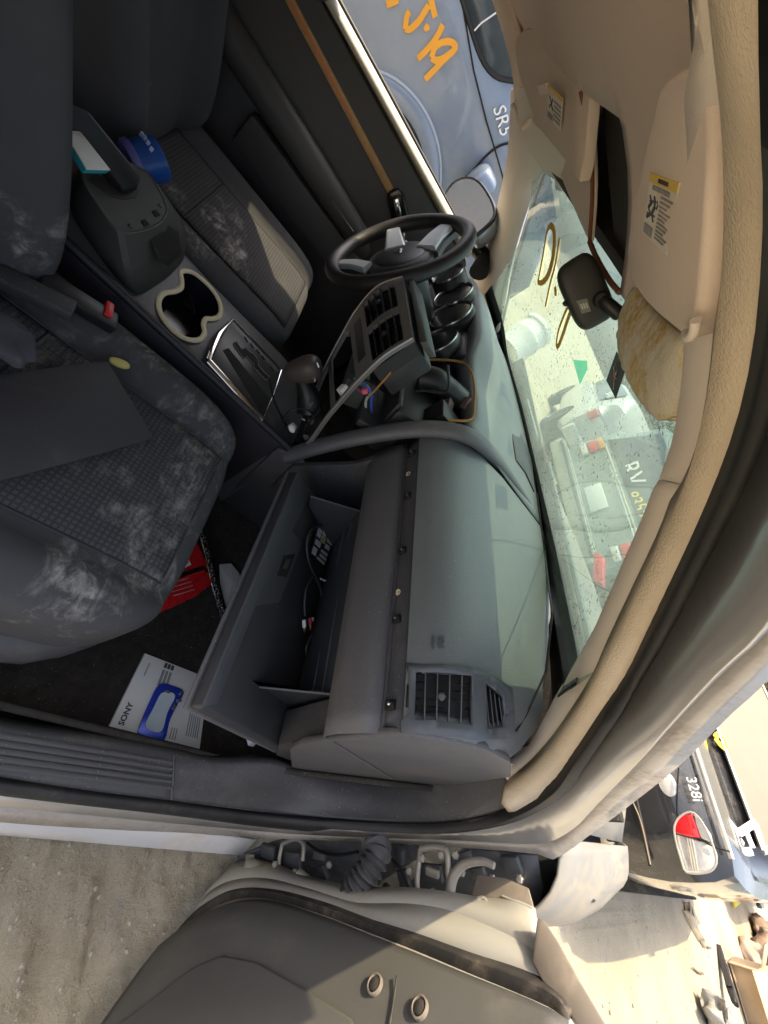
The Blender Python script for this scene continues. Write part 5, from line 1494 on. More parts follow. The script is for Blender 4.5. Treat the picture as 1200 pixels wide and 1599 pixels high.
# red packets under the seat
m_red = M('red_film', (.62, .02, .025), .28, var=.15, vs=20); m_redd = M('packet_black', (.02, .01, .01), .3)
def packet(nm, px, z, lab, m_=m_red):
    q = [P(x, y, z=z) for x, y in px]
    o = prism(nm, q, (0, 0, -.02), m_, bev=.006, seg=3); tag(o, lab, 'packet'); return o, q
o, q = packet('snack_packet', ((262, 884), (306, 838), (326, 880), (322, 894), (258, 908), (246, 902)), .335, 'red snack packet with white barcode under the front of the passenger seat')
def qa(q, a, b, c_, d, u, v): return q[a].lerp(q[b], u).lerp(q[d].lerp(q[c_], u), v)
bq = [P(x, y, z=.3365) for x, y in ((273, 868), (288, 860), (299, 882), (284, 889))]
bc_ = prism('barcode_patch', bq, (0, 0, .0004), m_white, o)
for k in range(7):
    u = .15 + .1*k
    prism('barcode_bar', [bq[0].lerp(bq[1], .15).lerp(bq[3].lerp(bq[2], .15), u) + V((0,0,.0006)), bq[0].lerp(bq[1], .85).lerp(bq[3].lerp(bq[2], .85), u) + V((0,0,.0006)), bq[0].lerp(bq[1], .85).lerp(bq[3].lerp(bq[2], .85), u+.05) + V((0,0,.0006)), bq[0].lerp(bq[1], .15).lerp(bq[3].lerp(bq[2], .15), u+.05) + V((0,0,.0006))], (0, 0, .0003), m_prd, bc_)
tube('packet_fold', [P(258, 908, z=.336), P(290, 896, z=.336), P(320, 886, z=.336)], .006, m_redd, o, 6, flat=.4)
o, q = packet('snack_packet', ((236, 922), (258, 908), (330, 890), (338, 908), (306, 932), (218, 972), (196, 968)), .325, 'lower red snack packet with lines of small print beside the glittery bar')
for k in range(4):
    a, b = P(262 + 3*k, 912 + 6*k, z=.3262), P(295 + 3*k, 902 + 6*k, z=.3262)
    prism('print_line', [a, b, b + V((.002, 0, 0)), a + V((.002, 0, 0))], (0, 0, .0003), M('pale_print', (.8, .5, .5), .6), o)
# glittery bar on the floor
gl_pts = [P(306, 800, z=.33), P(322, 860, z=.325), P(332, 905, z=.32), P(345, 950, z=.315), P(358, 1000, z=.31)]
m_glit = bpy.data.materials.new('glitter'); m_glit.use_nodes = True
nt = m_glit.node_tree; b_ = nt.nodes['Principled BSDF']; tc = nt.nodes.new('ShaderNodeTexCoord')
vo = nt.nodes.new('ShaderNodeTexVoronoi'); vo.inputs['Scale'].default_value = 260; nt.links.new(tc.outputs['Object'], vo.inputs['Vector'])
mg = _mix(nt, _ramp(nt, vo.outputs['Distance'], .2, .5), (.75, .80, .82), (.03, .03, .035)); nt.links.new(mg, b_.inputs['Base Color'])
b_.inputs['Metallic'].default_value = .9; b_.inputs['Roughness'].default_value = .18
bn = nt.nodes.new('ShaderNodeBump'); bn.inputs['Distance'].default_value = .003; nt.links.new(vo.outputs['Distance'], bn.inputs['Height']); nt.links.new(bn.outputs[0], b_.inputs['Normal'])
gs = spline(gl_pts, 40)
gbar = tube('glitter_bar', gs, .0095, m_glit, None, 10)
tag(gbar, 'sparkling chrome and black stick lying on the footwell carpet', 'stick')
tube('chrome_line', [p + V((-.002, -.007, .003)) for p in gs], .0025, m_chrome, gbar, 6)
# paper scraps
def scrap(nm, px, z, lab, m_=None):
    q = [P(x, y, z=z) + V((0, 0, random.uniform(-.003, .003))) for x, y in px]
    c = sum(q, V((0,0,0)))/len(q) + V((0, 0, .006))
    vs = q + [c]; fs = [(i, (i+1) % len(q), len(q)) for i in range(len(q))]
    o = mk(nm, vs, fs, m_ or M(nm + '_paper', (.66, .67, .70), .7, var=.06), None, smooth=False, solid=.0006)
    tag(o, lab, 'paper'); return o
scrap('paper_scrap', ((343, 881), (361, 880), (373, 894), (381, 915), (377, 928), (361, 952), (352, 945), (345, 910)), .30, 'folded white paper scrap on the carpet between glitter stick and glove box')
scrap('paper_scrap', ((384, 1150), (394, 1148), (404, 1158), (397, 1166), (388, 1164)), .40, 'tiny torn white paper under the corner of the glove box door')
# audio cable with phono plugs in the glove box
cab = [(485, 1000), (476, 1012), (480, 1030), (500, 1036), (518, 1040)]
loop = [(488, 830), (480, 850), (484, 880), (495, 905), (503, 930), (502, 960), (492, 985), (483, 1000), (478, 1015), (483, 1030), (505, 1036), (522, 1043)]
loop2 = [(504, 820), (488, 826), (480, 842), (481, 870), (490, 895), (500, 915), (504, 945), (500, 970)]
loop3 = [(492, 898), (480, 915), (476, 940), (477, 962)]
cable = empty('audio_cable', GP(490, 950, .02))
tag(cable, 'black audio cable with one white and one red phono plug inside the glove box', 'cable')
m_cable = M('cable_black', (.03, .033, .036), .45)
for lp in (loop, loop2, loop3):
    tube('cord', spline([GP(x, y, .012) for x, y in lp], 40), .0026, m_cable, cable, 8)
m_goldp = M('gold_tip', (.75, .52, .16), .25, 1.0)
for (x, y, c) in ((475, 968, (.75, .75, .75)), (484, 965, (.35, .03, .05))):
    a = GP(x, y, .013); b = GP(x + 1, y + 21, .013); d_ = (b - a)
    tube('plug_body', [a, a + d_*.55], .0042, M('plug_%d' % x, c, .45), cable, 10)
    tube('plug_tip', [a + d_*.5, a + d_*.85, a + d_], [.004, .004, .0015], m_goldp, cable, 10)
wc = GP(512, 908, .014)
o = tube('trim_clip_loose', [GP(501, 904, .013), wc, GP(516, 910, .015)], [.0018, .003, .0035], m_white, None, 8)
tag(o, 'small white plastic push clip lying in the glove box', 'clip')
o = box('foam_crumb', GP(488, 967, .014), (.008, .009, .006), M('crumb', (.45, .40, .36), .9), None, rot=(20, 10, 30), bev=.002)
tag(o, 'pale foam crumb beside the phono plugs in the glove box', 'crumb')
# white crumpled tissue near the shifter
o = superq('tissue', P(457, 668, y=-.10), (.010, .012, .008), m_white, None, e=.9, nu=16, nv=10, fn=lambda q: q * (1 + .3*noise.noise(q*160)))
tag(o, 'small white crumpled tissue in the bare console ahead of the shifter', 'tissue')
# blue tub, box of cards
tb = empty('blue_tub', P(228, 262, z=.655))
tag(tb, 'round blue plastic tub with pale lid wedged between console and driver seat', 'tub')
rr0 = ray(230, 250).normalized(); axd = -DN + RT*-.25; axd = (axd - rr0*axd.dot(rr0)).normalized(); axd = (axd + rr0*.22).normalized(); tcx = P(207, 258, z=.668)
m_blue = M('tub_blue', (.012, .07, .30), .35, var=.35, vs=40); m_tlid = M('tub_lid', (.14, .14, .42), .35)
lathe('tub_body', [(.030, 0), (.036, .006), (.037, .05), (.034, .056)], tcx, axd, m_blue, tb, 32)
lathe('tub_rim', [(.037, -.004), (.0395, .0), (.0395, .008), (.037, .010)], tcx, axd, m_tlid, tb, 32)
for k in range(5):
    a_ = R(200 + 16*k); r_ = .0375
    u_ = V((1, 0, 0)); u_ = (u_ - axd*u_.dot(axd)).normalized(); w_ = axd.cross(u_)
    p_ = tcx + axd*(.036) + (u_*math.cos(a_) + w_*math.sin(a_))*r_
    box('label_mark', p_, (.006, .002, .011), M('label_mark_%d' % k, (.45, .55, .75), .5), tb, rot=(0, 0, math.degrees(a_)+90), bev=.0004)
cbx = empty('card_box', P(135, 240, z=.74))
tag(cbx, 'white topped teal card box behind the raised armrest lid', 'box')
cq = [P(x, y, z=.752) for x, y in ((100, 203), (126, 205), (173, 265), (136, 264))]
prism('box_top', cq, (0, 0, -.002), m_white, cbx, bev=.0005)
prism('box_body', [p + V((0, 0, -.0025)) for p in cq], (-.0015, -.003, -.007), M('teal_card', (.02, .30, .34), .5), cbx, bev=.001)
# ------------------------------------------------------------------ decal, painted reflection and grease pencil on the windshield
m_mark = M('ochre_marker', (.62, .33, .015), .6, var=.2, vs=60)
def gpath(l): return [q for q in (on_glass(x, y) for x, y in l) if q is not None]
mk1 = strokes('windshield_writing', [spline(gpath([(840, 442), (848, 400), (855, 360), (861, 352), (866, 362), (864, 400), (856, 430), (846, 442), (840, 440)]), 30), spline(gpath([(874, 372), (868, 410), (859, 445), (852, 478)]), 14),
     spline(gpath([(867, 448), (868, 456), (868, 462)]), 5), spline(gpath([(893, 468), (882, 490), (872, 518), (869, 540), (872, 541), (880, 520), (890, 490), (897, 474)]), 24)], .0088, m_mark, car, flat=.12, nrm=(.61, 0, .79))
sq = gpath([(963, 549), (978, 576), (962, 623), (947, 594)])
sk = prism('windshield_decal', sq, (-.001, 0, .0004), M('decal_grey', (.06, .065, .07), .6), car)
nn = (sq[1]-sq[0]).cross(sq[3]-sq[0]).normalized()
if nn.dot(CAM - sq[0]) < 0: nn = -nn
m_dw = M('decal_white', (.75, .72, .68), .6); m_dr = M('decal_red', (.55, .08, .05), .6); m_dk2 = M('decal_brown', (.22, .17, .10), .6)
sc_ = sum(sq, V((0,0,0)))/4 + nn*.0022
du = (sq[1]-sq[3]).normalized(); dv_ = (sq[2]-sq[0]).normalized()
def dpt(u, v): return sc_ + du*u + dv_*v
strokes('decal_art', [spline([dpt(.006, -.022), dpt(.014, -.015), dpt(.010, .0), dpt(-.004, .012), dpt(-.007, .0), dpt(.0, -.016), dpt(.006, -.022)], 20)], .0014, m_dk2, sk)
strokes('decal_art', [[dpt(-.008, -.018), dpt(-.001, .004), dpt(.012, -.006)], [dpt(-.008, .026), dpt(-.001, .004), dpt(.010, .008)]], .0012, m_dw, sk)
strokes('decal_art', [[dpt(-.008, -.004), dpt(-.002, .008), dpt(.006, .002)]], .0022, m_dr, sk)
gq = gpath([(895, 562), (917, 564), (918, 576), (906, 601)])
if len(gq) == 4: prism('mint_reflection_patch', gq, (-.001, 0, .0004), glass_mat('mint_reflection', (.55, .95, .80), (.50, .80, .66), .35, .5, 0), car)  # mint patch paints in a reflection on the glass
# ------------------------------------------------------------------ other vehicles in the yard
def vehicle(name, label, org, head, L, body, cabin, paint, wheels, wr=.32, group=None, fl=0.0):
    h = R(head); f_ = V((math.cos(h), math.sin(h), 0)); l_ = V((-math.sin(h), math.cos(h), 0))
    o_ = V(org)
    def T(x, y, z): return o_ + f_*x + l_*y + V((0, 0, z))
    root = empty(name, T(L/2, 0, 0)); tag(root, label, 'car', group)
    def sec(pts, x):
        hp = spline([V((0, y, z)) for y, z in pts], 16)
        full = [T(x, p.y, p.z) for p in hp] + [T(x, -p.y, p.z) for p in hp[::-1][1:]]
        return full
    rows = []
    for x, zl, zh, w in body:
        hh = zh - zl
        rows.append(sec(((w*.84, zl), (w*(.95+.04*fl), zl + .10*hh), (w, zl + .45*hh), (w*(.99+.01*fl), zl + .75*hh), (w*(.955+.04*fl), zh - .03), (w*(.90+.06*fl), zh - .004), (w*.6, zh + .008), (0, zh + .016)), x))
    loft('body', rows, paint, root, caps=True, angle=32)
    rows = []
    for x, zb, zt, wb, wt in cabin:
        hh = zt - zb
        rows.append(sec(((wb, zb - .02), (wb*.985, zb + .15*hh), (wt*1.05, zb + .85*hh), (wt*.97, zt - .02*min(1, hh/.2)), (wt*.7, zt + .012*min(1, hh/.2)), (0, zt + .02*min(1, hh/.2))), x))
    loft('cabin', rows, paint, root, caps=True, angle=32)
    for x, y in wheels:
        for s in (-1, 1):
            wheel(root, T(x, s*y, wr), wr, .2, m_tyre, m_rim, ax=l_*s)
    return root, T, f_, l_
def pane(name, root, T, pts, off, mat, th=.008, bev=.002):
    q = [T(*p) for p in pts]
    n_ = (q[1]-q[0]).cross(q[2]-q[0]).normalized()
    c = sum(q, V((0,0,0)))/len(q)
    if n_.dot(V(off)) < 0: n_ = -n_
    o = prism(name, [p + n_*.006 for p in q], n_*th, mat, root, bev=bev)
    return o, q, n_
m_bpaint = M('black_car_paint', (.018, .018, .020), .22, .0, var=.1, dust=.45, dcol=(.30, .26, .21), ds=2.5, dlo=.45, dhi=.75, coat=.8)
m_bglass = M('dusty_rear_glass_sheen', (.20, .185, .15), .6, .0, var=.08, dust=.5, dcol=(.27, .24, .18), ds=3, spec=.2)  # tan base paints in the pale reflection, with dust over it
m_dglass = M('dark_window_glass', (.03, .04, .045), .06, 0, var=.1, dust=.25, dcol=(.22, .23, .22), ds=5, coat=.5)
m_redl = M('red_lens', (.62, .015, .02), .12, coat=.8, var=.25, vs=40); m_clear = M('clear_lens', (.68, .66, .62), .12, .3, coat=.8, var=.25, vs=50)
m_amber = M('amber_lens', (.75, .30, .03), .15, coat=.6)

# --- black sedan ahead
BX = 2.60
bmw, T, f_, l_ = vehicle('black_sedan', 'dusty black sedan ahead, tail towards us, white marks on its rear glass', (BX, .02, 0), 0, 4.5,
    [(0, .44, .72, .66), (.03, .36, .86, .76), (.10, .30, .945, .83), (.30, .26, .965, .865), (.8, .22, .965, .89), (1.6, .20, .96, .90), (2.8, .20, .955, .90), (3.4, .22, .94, .89), (4.1, .26, .80, .84), (4.42, .32, .68, .72), (4.5, .4, .58, .55)],
    [(.66, .955, .965, .74, .70), (1.0, .955, 1.16, .775, .66), (1.45, .955, 1.375, .79, .58), (1.9, .955, 1.41, .79, .575), (2.6, .955, 1.385, .79, .58), (3.0, .955, 1.2, .77, .62), (3.42, .95, .96, .74, .70)], m_bpaint, ((.82, .80), (3.6, .80)))
# rear glass as one sloping pane
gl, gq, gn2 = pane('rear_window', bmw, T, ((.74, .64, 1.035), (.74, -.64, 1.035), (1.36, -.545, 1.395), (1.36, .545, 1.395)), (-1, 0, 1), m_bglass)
g0 = gq[0] + gn2*.016
m_frame = M('window_frame_pale', (.40, .38, .34), .4, .3)
for a, b in ((0, 1), (1, 2), (2, 3), (3, 0)):
    tube('glass_surround', [gq[a] + gn2*.010, gq[b] + gn2*.010], .022, m_frame, bmw, 8, flat=.5)
m_wht = M('white_marker', (.80, .80, .78), .7); m_ylw = M('yellow_marker', (.85, .62, .04), .7); m_org = M('orange_marker', (.82, .36, .03), .7)
def wp(l, p0=g0, n=gn2): return [PP(x, y, p0, n) for x, y in l]
strokes('window_writing', [spline(wp([(1154, 1301), (1163, 1295), (1180, 1284)]), 8), spline(wp([(1165, 1297), (1170, 1310), (1176, 1324)]), 8), spline(wp([(1180, 1286), (1186, 1304), (1192, 1323)]), 8), spline(wp([(1158, 1311), (1156, 1319), (1160, 1328), (1168, 1330), (1174, 1329)]), 10)], .022, m_wht, bmw, flat=.3, nrm=gn2)
strokes('window_writing', [spline(wp([(1117, 1152), (1121, 1147), (1126, 1150), (1131, 1160), (1132, 1168)]), 10), spline(wp([(1117, 1153), (1124, 1162), (1132, 1169)]), 8)], .020, m_ylw, bmw, flat=.3, nrm=gn2)
# tail lamps
XT = BX - .012
def lamp(nm, px, x, mat, par, depth=.06):
    return prism(nm, [P(a, b, x=x) for a, b in px], (depth, 0, 0), mat, par, bev=.006, seg=2)
tl = lamp('tail_lamp', ((1053, 1294), (1056, 1282), (1066, 1273), (1080, 1269), (1086, 1285), (1094, 1309), (1074, 1306), (1054, 1300)), BX - .018, m_redl, bmw, .16)
lamp('tail_lamp_clear', ((1083, 1270), (1094, 1280), (1108, 1301), (1112, 1316), (1095, 1309), (1087, 1287)), BX - .014, m_clear, bmw, .16)
lamp('tail_lamp_clear', ((1055, 1302), (1075, 1308), (1112, 1318), (1119, 1334), (1118, 1348), (1108, 1360), (1095, 1362), (1072, 1361), (1066, 1350)), BX + .0, m_clear, bmw, .2)
tube('lamp_rim', spline([P(a, b, x=BX - .02) for a, b in ((1053, 1297), (1066, 1350), (1072, 1362), (1108, 1361), (1119, 1345), (1112, 1316), (1094, 1280), (1080, 1268), (1060, 1277))], 40, closed=True), .005, m_frame, bmw, 6, closed=True)
for k in range(3):
    tube('lamp_rib', [P(1073 + 4*k, 1308 + k, x=BX - .012), P(1082 + 4*k, 1360, x=BX - .012)], .003, m_frame, bmw, 5)
lamp('tail_lamp', ((925, 905), (928, 860), (942, 868), (940, 912)), BX + .0, m_redl, bmw, .1)
letters('model_lettering', '328i', P(1084, 1232, x=BX - .02), (0, -1, 0), (0, 0, 1), .066, M('badge_chrome', (.8, .8, .8), .4, .3), bmw, depth=.004, bold=.0004)
tube('trunk_seam', spline([P(x, y, x=BX - .012) for x, y in ((1060, 1199), (1058, 1240), (1062, 1290), (1085, 1306), (1115, 1322), (1140, 1330))], 24), .004, m_dark, bmw, 5)
tube('trunk_seam', spline([P(x, y, x=BX - .015) for x, y in ((985, 1245), (1000, 1280), (1016, 1350))], 12), .0035, M('seam_brown', (.25, .18, .13), .7), bmw, 5)
tube('trunk_lip', [T(.04, y, .945) for y in (-.72, -.4, 0, .4, .72)], .012, m_frame, bmw, 8)
lathe('plate_recess_lamp', [(.06, 0), (.06, .01), (.045, .014), (.01, .015)], P(1043, 1224, x=BX + .01), (-1, 0, 0), m_clear, bmw, 24, sx=.7)
tube('bumper_line', [T(.0, y, .60 - .02*abs(y)) for y in (-.78, -.5, 0, .5, .78)], .01, m_rubber, bmw, 6)
mm = P(1181, 1381, x=BX + 2.75)
superq('door_mirror', mm, (.05, .11, .075), m_bpaint, bmw, e=.6, nu=24, nv=14)
superq('mirror_glass', mm + V((-.04, 0, 0)), (.02, .092, .062), M('pale_mirror', (.6, .62, .55), .05, .9), bmw, e=.7, nu=24, nv=10)
for s in (-1, 1):
    pane('side_window', bmw, T, ((1.25, s*.785, 1.0), (3.1, s*.785, 1.0), (2.65, s*.62, 1.34), (1.55, s*.61, 1.33)), (0, s, 0), m_dglass)
    box('door_handle', T(1.9, s*.90, .85), (.2, .03, .03), m_bpaint, bmw, bev=.008)

# --- grey green utility vehicle seen through the windshield
m_van = M('grey_green_paint', (.24, .29, .28), .35, .2, dust=.5, dcol=(.42, .40, .33), ds=3, coat=.4)
van, T, f_, l_ = vehicle('utility_vehicle', 'grey green utility vehicle parked tail towards us, yellow numbers on its rear glass', (3.35, 2.25, 0), 0, 4.6,
    [(0, .52, .92, .84), (.04, .46, .98, .89), (.5, .42, 1.0, .91), (3.2, .42, 1.0, .91), (4.2, .45, .95, .88), (4.6, .5, .8, .75)],
    [(.02, .96, 1.0, .86, .84), (.06, .96, 1.2, .86, .82), (.16, .96, 1.60, .86, .74), (.4, .96, 1.68, .86, .72), (2.2, .96, 1.66, .86, .72), (2.9, .96, 1.0, .84, .80)], m_van, ((.9, .80), (3.7, .80)), wr=.36)
rw, q_, n_ = pane('rear_window', van, T, ((.03, .76, 1.02), (.03, -.76, 1.02), (.135, -.66, 1.50), (.135, .66, 1.50)), (-1, 0, 0), m_dglass)
p0 = q_[0] + n_*.016
letters('glass_lettering', 'RV', PP(986, 740, p0, n_), (0, -1, .0), (0, 0, 1), .26, m_wht, van, depth=.003)
letters('glass_lettering', '83554', PP(998, 791, p0, n_), (0, -1, .18), (0, .18, 1), .17, m_ylw, van, depth=.003, shear=.2)
for s, px in ((-1, None), (1, None)):
    box('tail_lamp', T(-.005, s*.72, .86), (.05, .17, .10), m_redl, van, bev=.01)
    box('tail_lamp_amber', T(-.005, s*.72, .945), (.05, .17, .055), m_amber, van, bev=.01)
    box('tail_lamp_clear', T(-.005, s*.72, .765), (.05, .17, .07), m_clear, van, bev=.01)
box('step_bumper', T(-.10, 0, .53), (.22, 1.74, .16), M('bumper_pale', (.36, .38, .34), .45, .3, dust=.5), van, bev=.03)
tube('bumper_bar', [T(-.20, y, .60) for y in (-.8, 0, .8)], .03, m_wip, van, 8)
box('license_plate', T(-.015, 0, .74), (.02, .34, .17), M('plate_white', (.6, .62, .6), .5), van, bev=.004)
tube('tailgate_line', [T(-.008, -.7, .98), T(-.008, .7, .98)], .012, m_frame, van, 6)
for s in (-1, 1):
    pane('side_window', van, T, ((.5, s*.865, 1.03), (2.4, s*.865, 1.03), (2.2, s*.76, 1.52), (.55, s*.76, 1.52)), (0, s, 0), m_dglass)

# --- white hatchback further left
m_wht_p = M('white_car_paint', (.46, .47, .46), .35, dust=.3, dcol=(.55, .5, .42), coat=.5)
wc_, T, f_, l_ = vehicle('white_hatchback', 'white hatchback with red tail lamps standing crossways beyond the windshield', (5.24, 4.53, 0), 60, 4.2,
    [(0, .42, .85, .72), (.05, .36, .95, .80), (.4, .28, .98, .85), (2.8, .26, .98, .86), (3.7, .3, .86, .82), (4.2, .4, .66, .66)],
    [(.06, .95, .99, .78, .74), (.2, .95, 1.28, .79, .66), (.5, .95, 1.50, .80, .60), (2.2, .95, 1.50, .80, .60), (3.1, .95, .99, .78, .70)], m_wht_p, ((.75, .76), (3.3, .76)))
rw2, q2, n2 = pane('rear_window', wc_, T, ((.13, .64, 1.02), (.13, -.64, 1.02), (.42, -.52, 1.42), (.42, .52, 1.42)), (-f_.x, -f_.y, .2), m_dglass)
for s in (-1, 1):
    sw_, q3, n3 = pane('side_window', wc_, T, ((.55, s*.80, 1.03), (2.6, s*.80, 1.03), (2.1, s*.645, 1.43), (.75, s*.645, 1.43)), (l_.x*s, l_.y*s, 0), m_dglass)
    if s == 1:
        c3 = q3[0].lerp(q3[2], .32) + n3*.018
        strokes('window_writing', [[c3 + V((0, .0, .1)), c3 + V((0, 0, -.1))], [c3 - f_*.12 + V((0, 0, .1)), c3 - f_*.12 + V((0, 0, -.1))], [c3, c3 - f_*.12], [c3 - f_*.22 + V((0, 0, .1)), c3 - f_*.27 + V((0, 0, -.1)), c3 - f_*.32 + V((0, 0, .06)), c3 - f_*.37 + V((0, 0, -.1)), c3 - f_*.42 + V((0, 0, .1))]], .015, m_wht, wc_)
    tl = box('tail_lamp', T(.02, s*.74, .88), (.16, .14, .16), m_redl, wc_, rot=(0, 0, 60), bev=.03)
box('rear_bumper', T(-.02, 0, .48), (.16, 1.5, .22), m_wht_p, wc_, rot=(0, 0, 60), bev=.04)

# --- blue sport utility beside the driver door
m_bluep = M('blue_car_paint', (.19, .235, .305), .32, .25, var=.06, vs=2, dust=.3, dcol=(.38, .37, .36), ds=1.6, dlo=.45, dhi=.7, coat=.6)
YT = 2.2
trk, T, f_, l_ = vehicle('blue_suv', 'blue sport utility vehicle parked close beside the driver window, orange marks on its flank', (-3.9, YT + .90, 0), 0, 4.9,
    [(0, .6, 1.2, .80), (.1, .55, 1.34, .88), (.5, .52, 1.42, .90), (2.0, .50, 1.42, .90), (3.6, .50, 1.42, .90), (4.2, .5, 1.40, .898), (4.6, .52, 1.32, .86), (4.9, .6, 1.05, .74)],
    [(.3, 1.40, 1.43, .85, .83), (.5, 1.40, 1.86, .86, .70), (1.5, 1.40, 1.92, .86, .70), (2.8, 1.40, 1.90, .86, .70), (3.25, 1.40, 1.72, .86, .72), (3.85, 1.40, 1.43, .84, .80)], m_bluep, ((.9, .80), (3.71, .80)), wr=.40, fl=1.0)
def TS(x, z, y=YT - .004): return V((x, y, z))
def tpx(x, y, d=-.006): return P(x, y, y=YT + d)
# flare; the pale tube paints in the highlight along its edge
arc = lambda r_, a0=5, a1=175, n=30, y=YT: [V((-.19 + r_*math.cos(R(a0 + (a1-a0)*k/n)), y, .50 + r_*math.sin(R(a0 + (a1-a0)*k/n)))) for k in range(n+1)]
loft('arch_flare', [[p + V((0, .03, 0)) for p in arc(.465)], [p + V((0, -.012, 0)) for p in arc(.452)], [p + V((0, -.022, 0)) for p in arc(.43)], [p + V((0, -.018, 0)) for p in arc(.37)], [p + V((0, .10, 0)) for p in arc(.362)]], m_bluep, trk, solid=.004, angle=50)
tube('arch_edge_highlight', [p + V((0, -.016, 0)) for p in arc(.452)], .007, M('pale_edge_highlight', (.40, .45, .50), .35, .2), trk, 6)
prism('arch_well', [p + V((0, -.010, 0)) for p in arc(.368, 0, 180)], (0, .004, 0), m_rubber, trk)
# belt crease, seams, window
tube('body_crease', [tpx(718, -20), tpx(740, 110), tpx(760, 190), tpx(778, 250), tpx(792, 300)], .004, m_dark, trk, 5)
tube('hood_seam', spline([tpx(722, 282), tpx(735, 270), tpx(760, 243), tpx(780, 228), tpx(800, 222)], 16), .006, m_dark, trk, 5)
tube('body_crease', spline([tpx(655, 110), tpx(672, 160), tpx(690, 215), tpx(700, 250), tpx(707, 285)], 14), .003, m_frame, trk, 5) if False else None
wpx = [(700, -60), (716, -20), (735, 40), (748, 80), (760, 104), (775, 119), (793, 124), (830, 122), (840, 40), (830, -60)]
wv = [P(x, y, y=YT + .01) for x, y in wpx]
prism('side_window', spline(wv, 40, closed=True), (0, -.014, 0), m_dglass, trk)
tube('window_rubber', [p + V((0, -.012, 0)) for p in spline(wv, 40, closed=True)], .012, m_rubber, trk, 6, closed=True)
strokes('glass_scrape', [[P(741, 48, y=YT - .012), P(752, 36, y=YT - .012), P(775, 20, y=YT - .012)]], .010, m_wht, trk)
letters('badge', 'SR5', (tpx(778, 166) + tpx(789, 206))/2 + V((0, -.008, 0)), (tpx(789, 206) - tpx(778, 166)), (0, 0, 1), .085, M('badge_white', (.75, .78, .80), .25, .6), trk, depth=.006, shear=.25)
def ow(l): return spline([P(x, y, y=YT - .012) for x, y in l], max(6, 4*len(l)))
strokes('flank_writing', [ow([(633, 46), (636, 25), (640, 18)]) , ow([(633, 44), (640, 46), (655, 32), (664, 18), (670, 8)]), ow([(672, -6), (676, 10), (680, 27)]), ow([(664, 40), (667, 44), (668, 48)]),
      ow([(692, 38), (684, 55), (672, 72), (653, 92)]), ow([(674, 90), (680, 74), (692, 66), (706, 66), (712, 74), (703, 84), (690, 92), (680, 94), (674, 90)]), ow([(708, 80), (695, 92), (680, 108), (664, 124)])], .014, m_org, trk, flat=.1, nrm=(0, -1, 0))
strokes('flank_mark', [ow([(604, 6), (612, 3), (622, -2)])], .016, m_org, trk, flat=.1, nrm=(0, -1, 0))
superq('door_mirror', P(750, 287, y=YT - .12), (.07, .10, .08), m_bluep, trk, e=.6, nu=20, nv=12)

# --- red pickup further off
m_redp = M('red_car_paint', (.45, .04, .03), .3, coat=.5, dust=.3)
rd, T, f_, l_ = vehicle('red_car', 'red car standing beyond the black sedan', (9.6, .05, 0), 0, 4.4,
    [(0, .42, .85, .74), (.06, .34, .96, .82), (.5, .26, .99, .87), (3.4, .24, .97, .87), (4.2, .3, .8, .8), (4.4, .4, .66, .66)],
    [(.5, .95, .98, .76, .72), (1.2, .95, 1.42, .78, .58), (2.4, .95, 1.42, .78, .58), (3.2, .95, .98, .76, .70)], m_redp, ((.8, .78), (3.5, .78)))
pane('rear_window', rd, T, ((.62, .6, 1.0), (.62, -.6, 1.0), (1.1, -.5, 1.36), (1.1, .5, 1.36)), (-1, 0, .5), m_dglass)
for s in (-1, 1): box('tail_lamp', T(.03, s*.70, .82), (.08, .16, .12), m_redl, rd, bev=.02)

# --- white drum leaning beyond the hood
dr0, dr1 = V((3.0, 5.33, .78)), V((2.85, 4.90, .22))
dax = (dr0 - dr1).normalized()
drum = lathe('drum', [(.20, 0), (.24, .01), (.245, .30), (.255, .32), (.255, .36), (.24, .38), (.24, .52), (.262, .54), (.262, .60), (.20, .615), (.05, .62)], dr1, dax, m_white, None, 32)
tag(drum, 'white plastic drum tipped over beyond the left end of the hood', 'drum')
lathe('drum_cap', [(.045, .62), (.045, .64), (.02, .645)], dr1 + dax*.0, dax, m_wip, drum, 14)

# ------------------------------------------------------------------ scrap on the ground at right
m_scr = M('brown_scrap_metal', (.30, .22, .17), .6, .2, var=.3, vs=12, dust=.6, dcol=(.46, .38, .28), ds=6)
m_scrg = M('grey_scrap_plastic', (.26, .25, .23), .5, var=.2, dust=.6, dcol=(.45, .38, .29), ds=6)
def crumple(nm, c, half, lab, cat, mat, basis=None, amp=.35, fr=9, e=.5):
    def fnc(q):
        k = noise.noise(V(c) + q*fr); k2 = noise.noise(V(c)*3 + q*fr*2.7)
        return q * (1 + amp*k + amp*.4*k2)
    o = superq(nm, c, half, mat, None, basis=basis, e=e, nu=30, nv=18, fn=fnc)
    tag(o, lab, cat); return o
crumple('bumper_scrap', (6.3, -1.78, .10), (.5, .10, .10), 'long curved grey bumper cover lying on the dirt at the right edge', 'car part', m_scrg, rotm((10, 5, -20)))
bxx = empty('carton', (8.7, -1.80, 0))
tag(bxx, 'torn tan carton standing open among the scrap', 'carton')
m_card = M('cardboard', (.44, .33, .22), .85, var=.12, dust=.3)
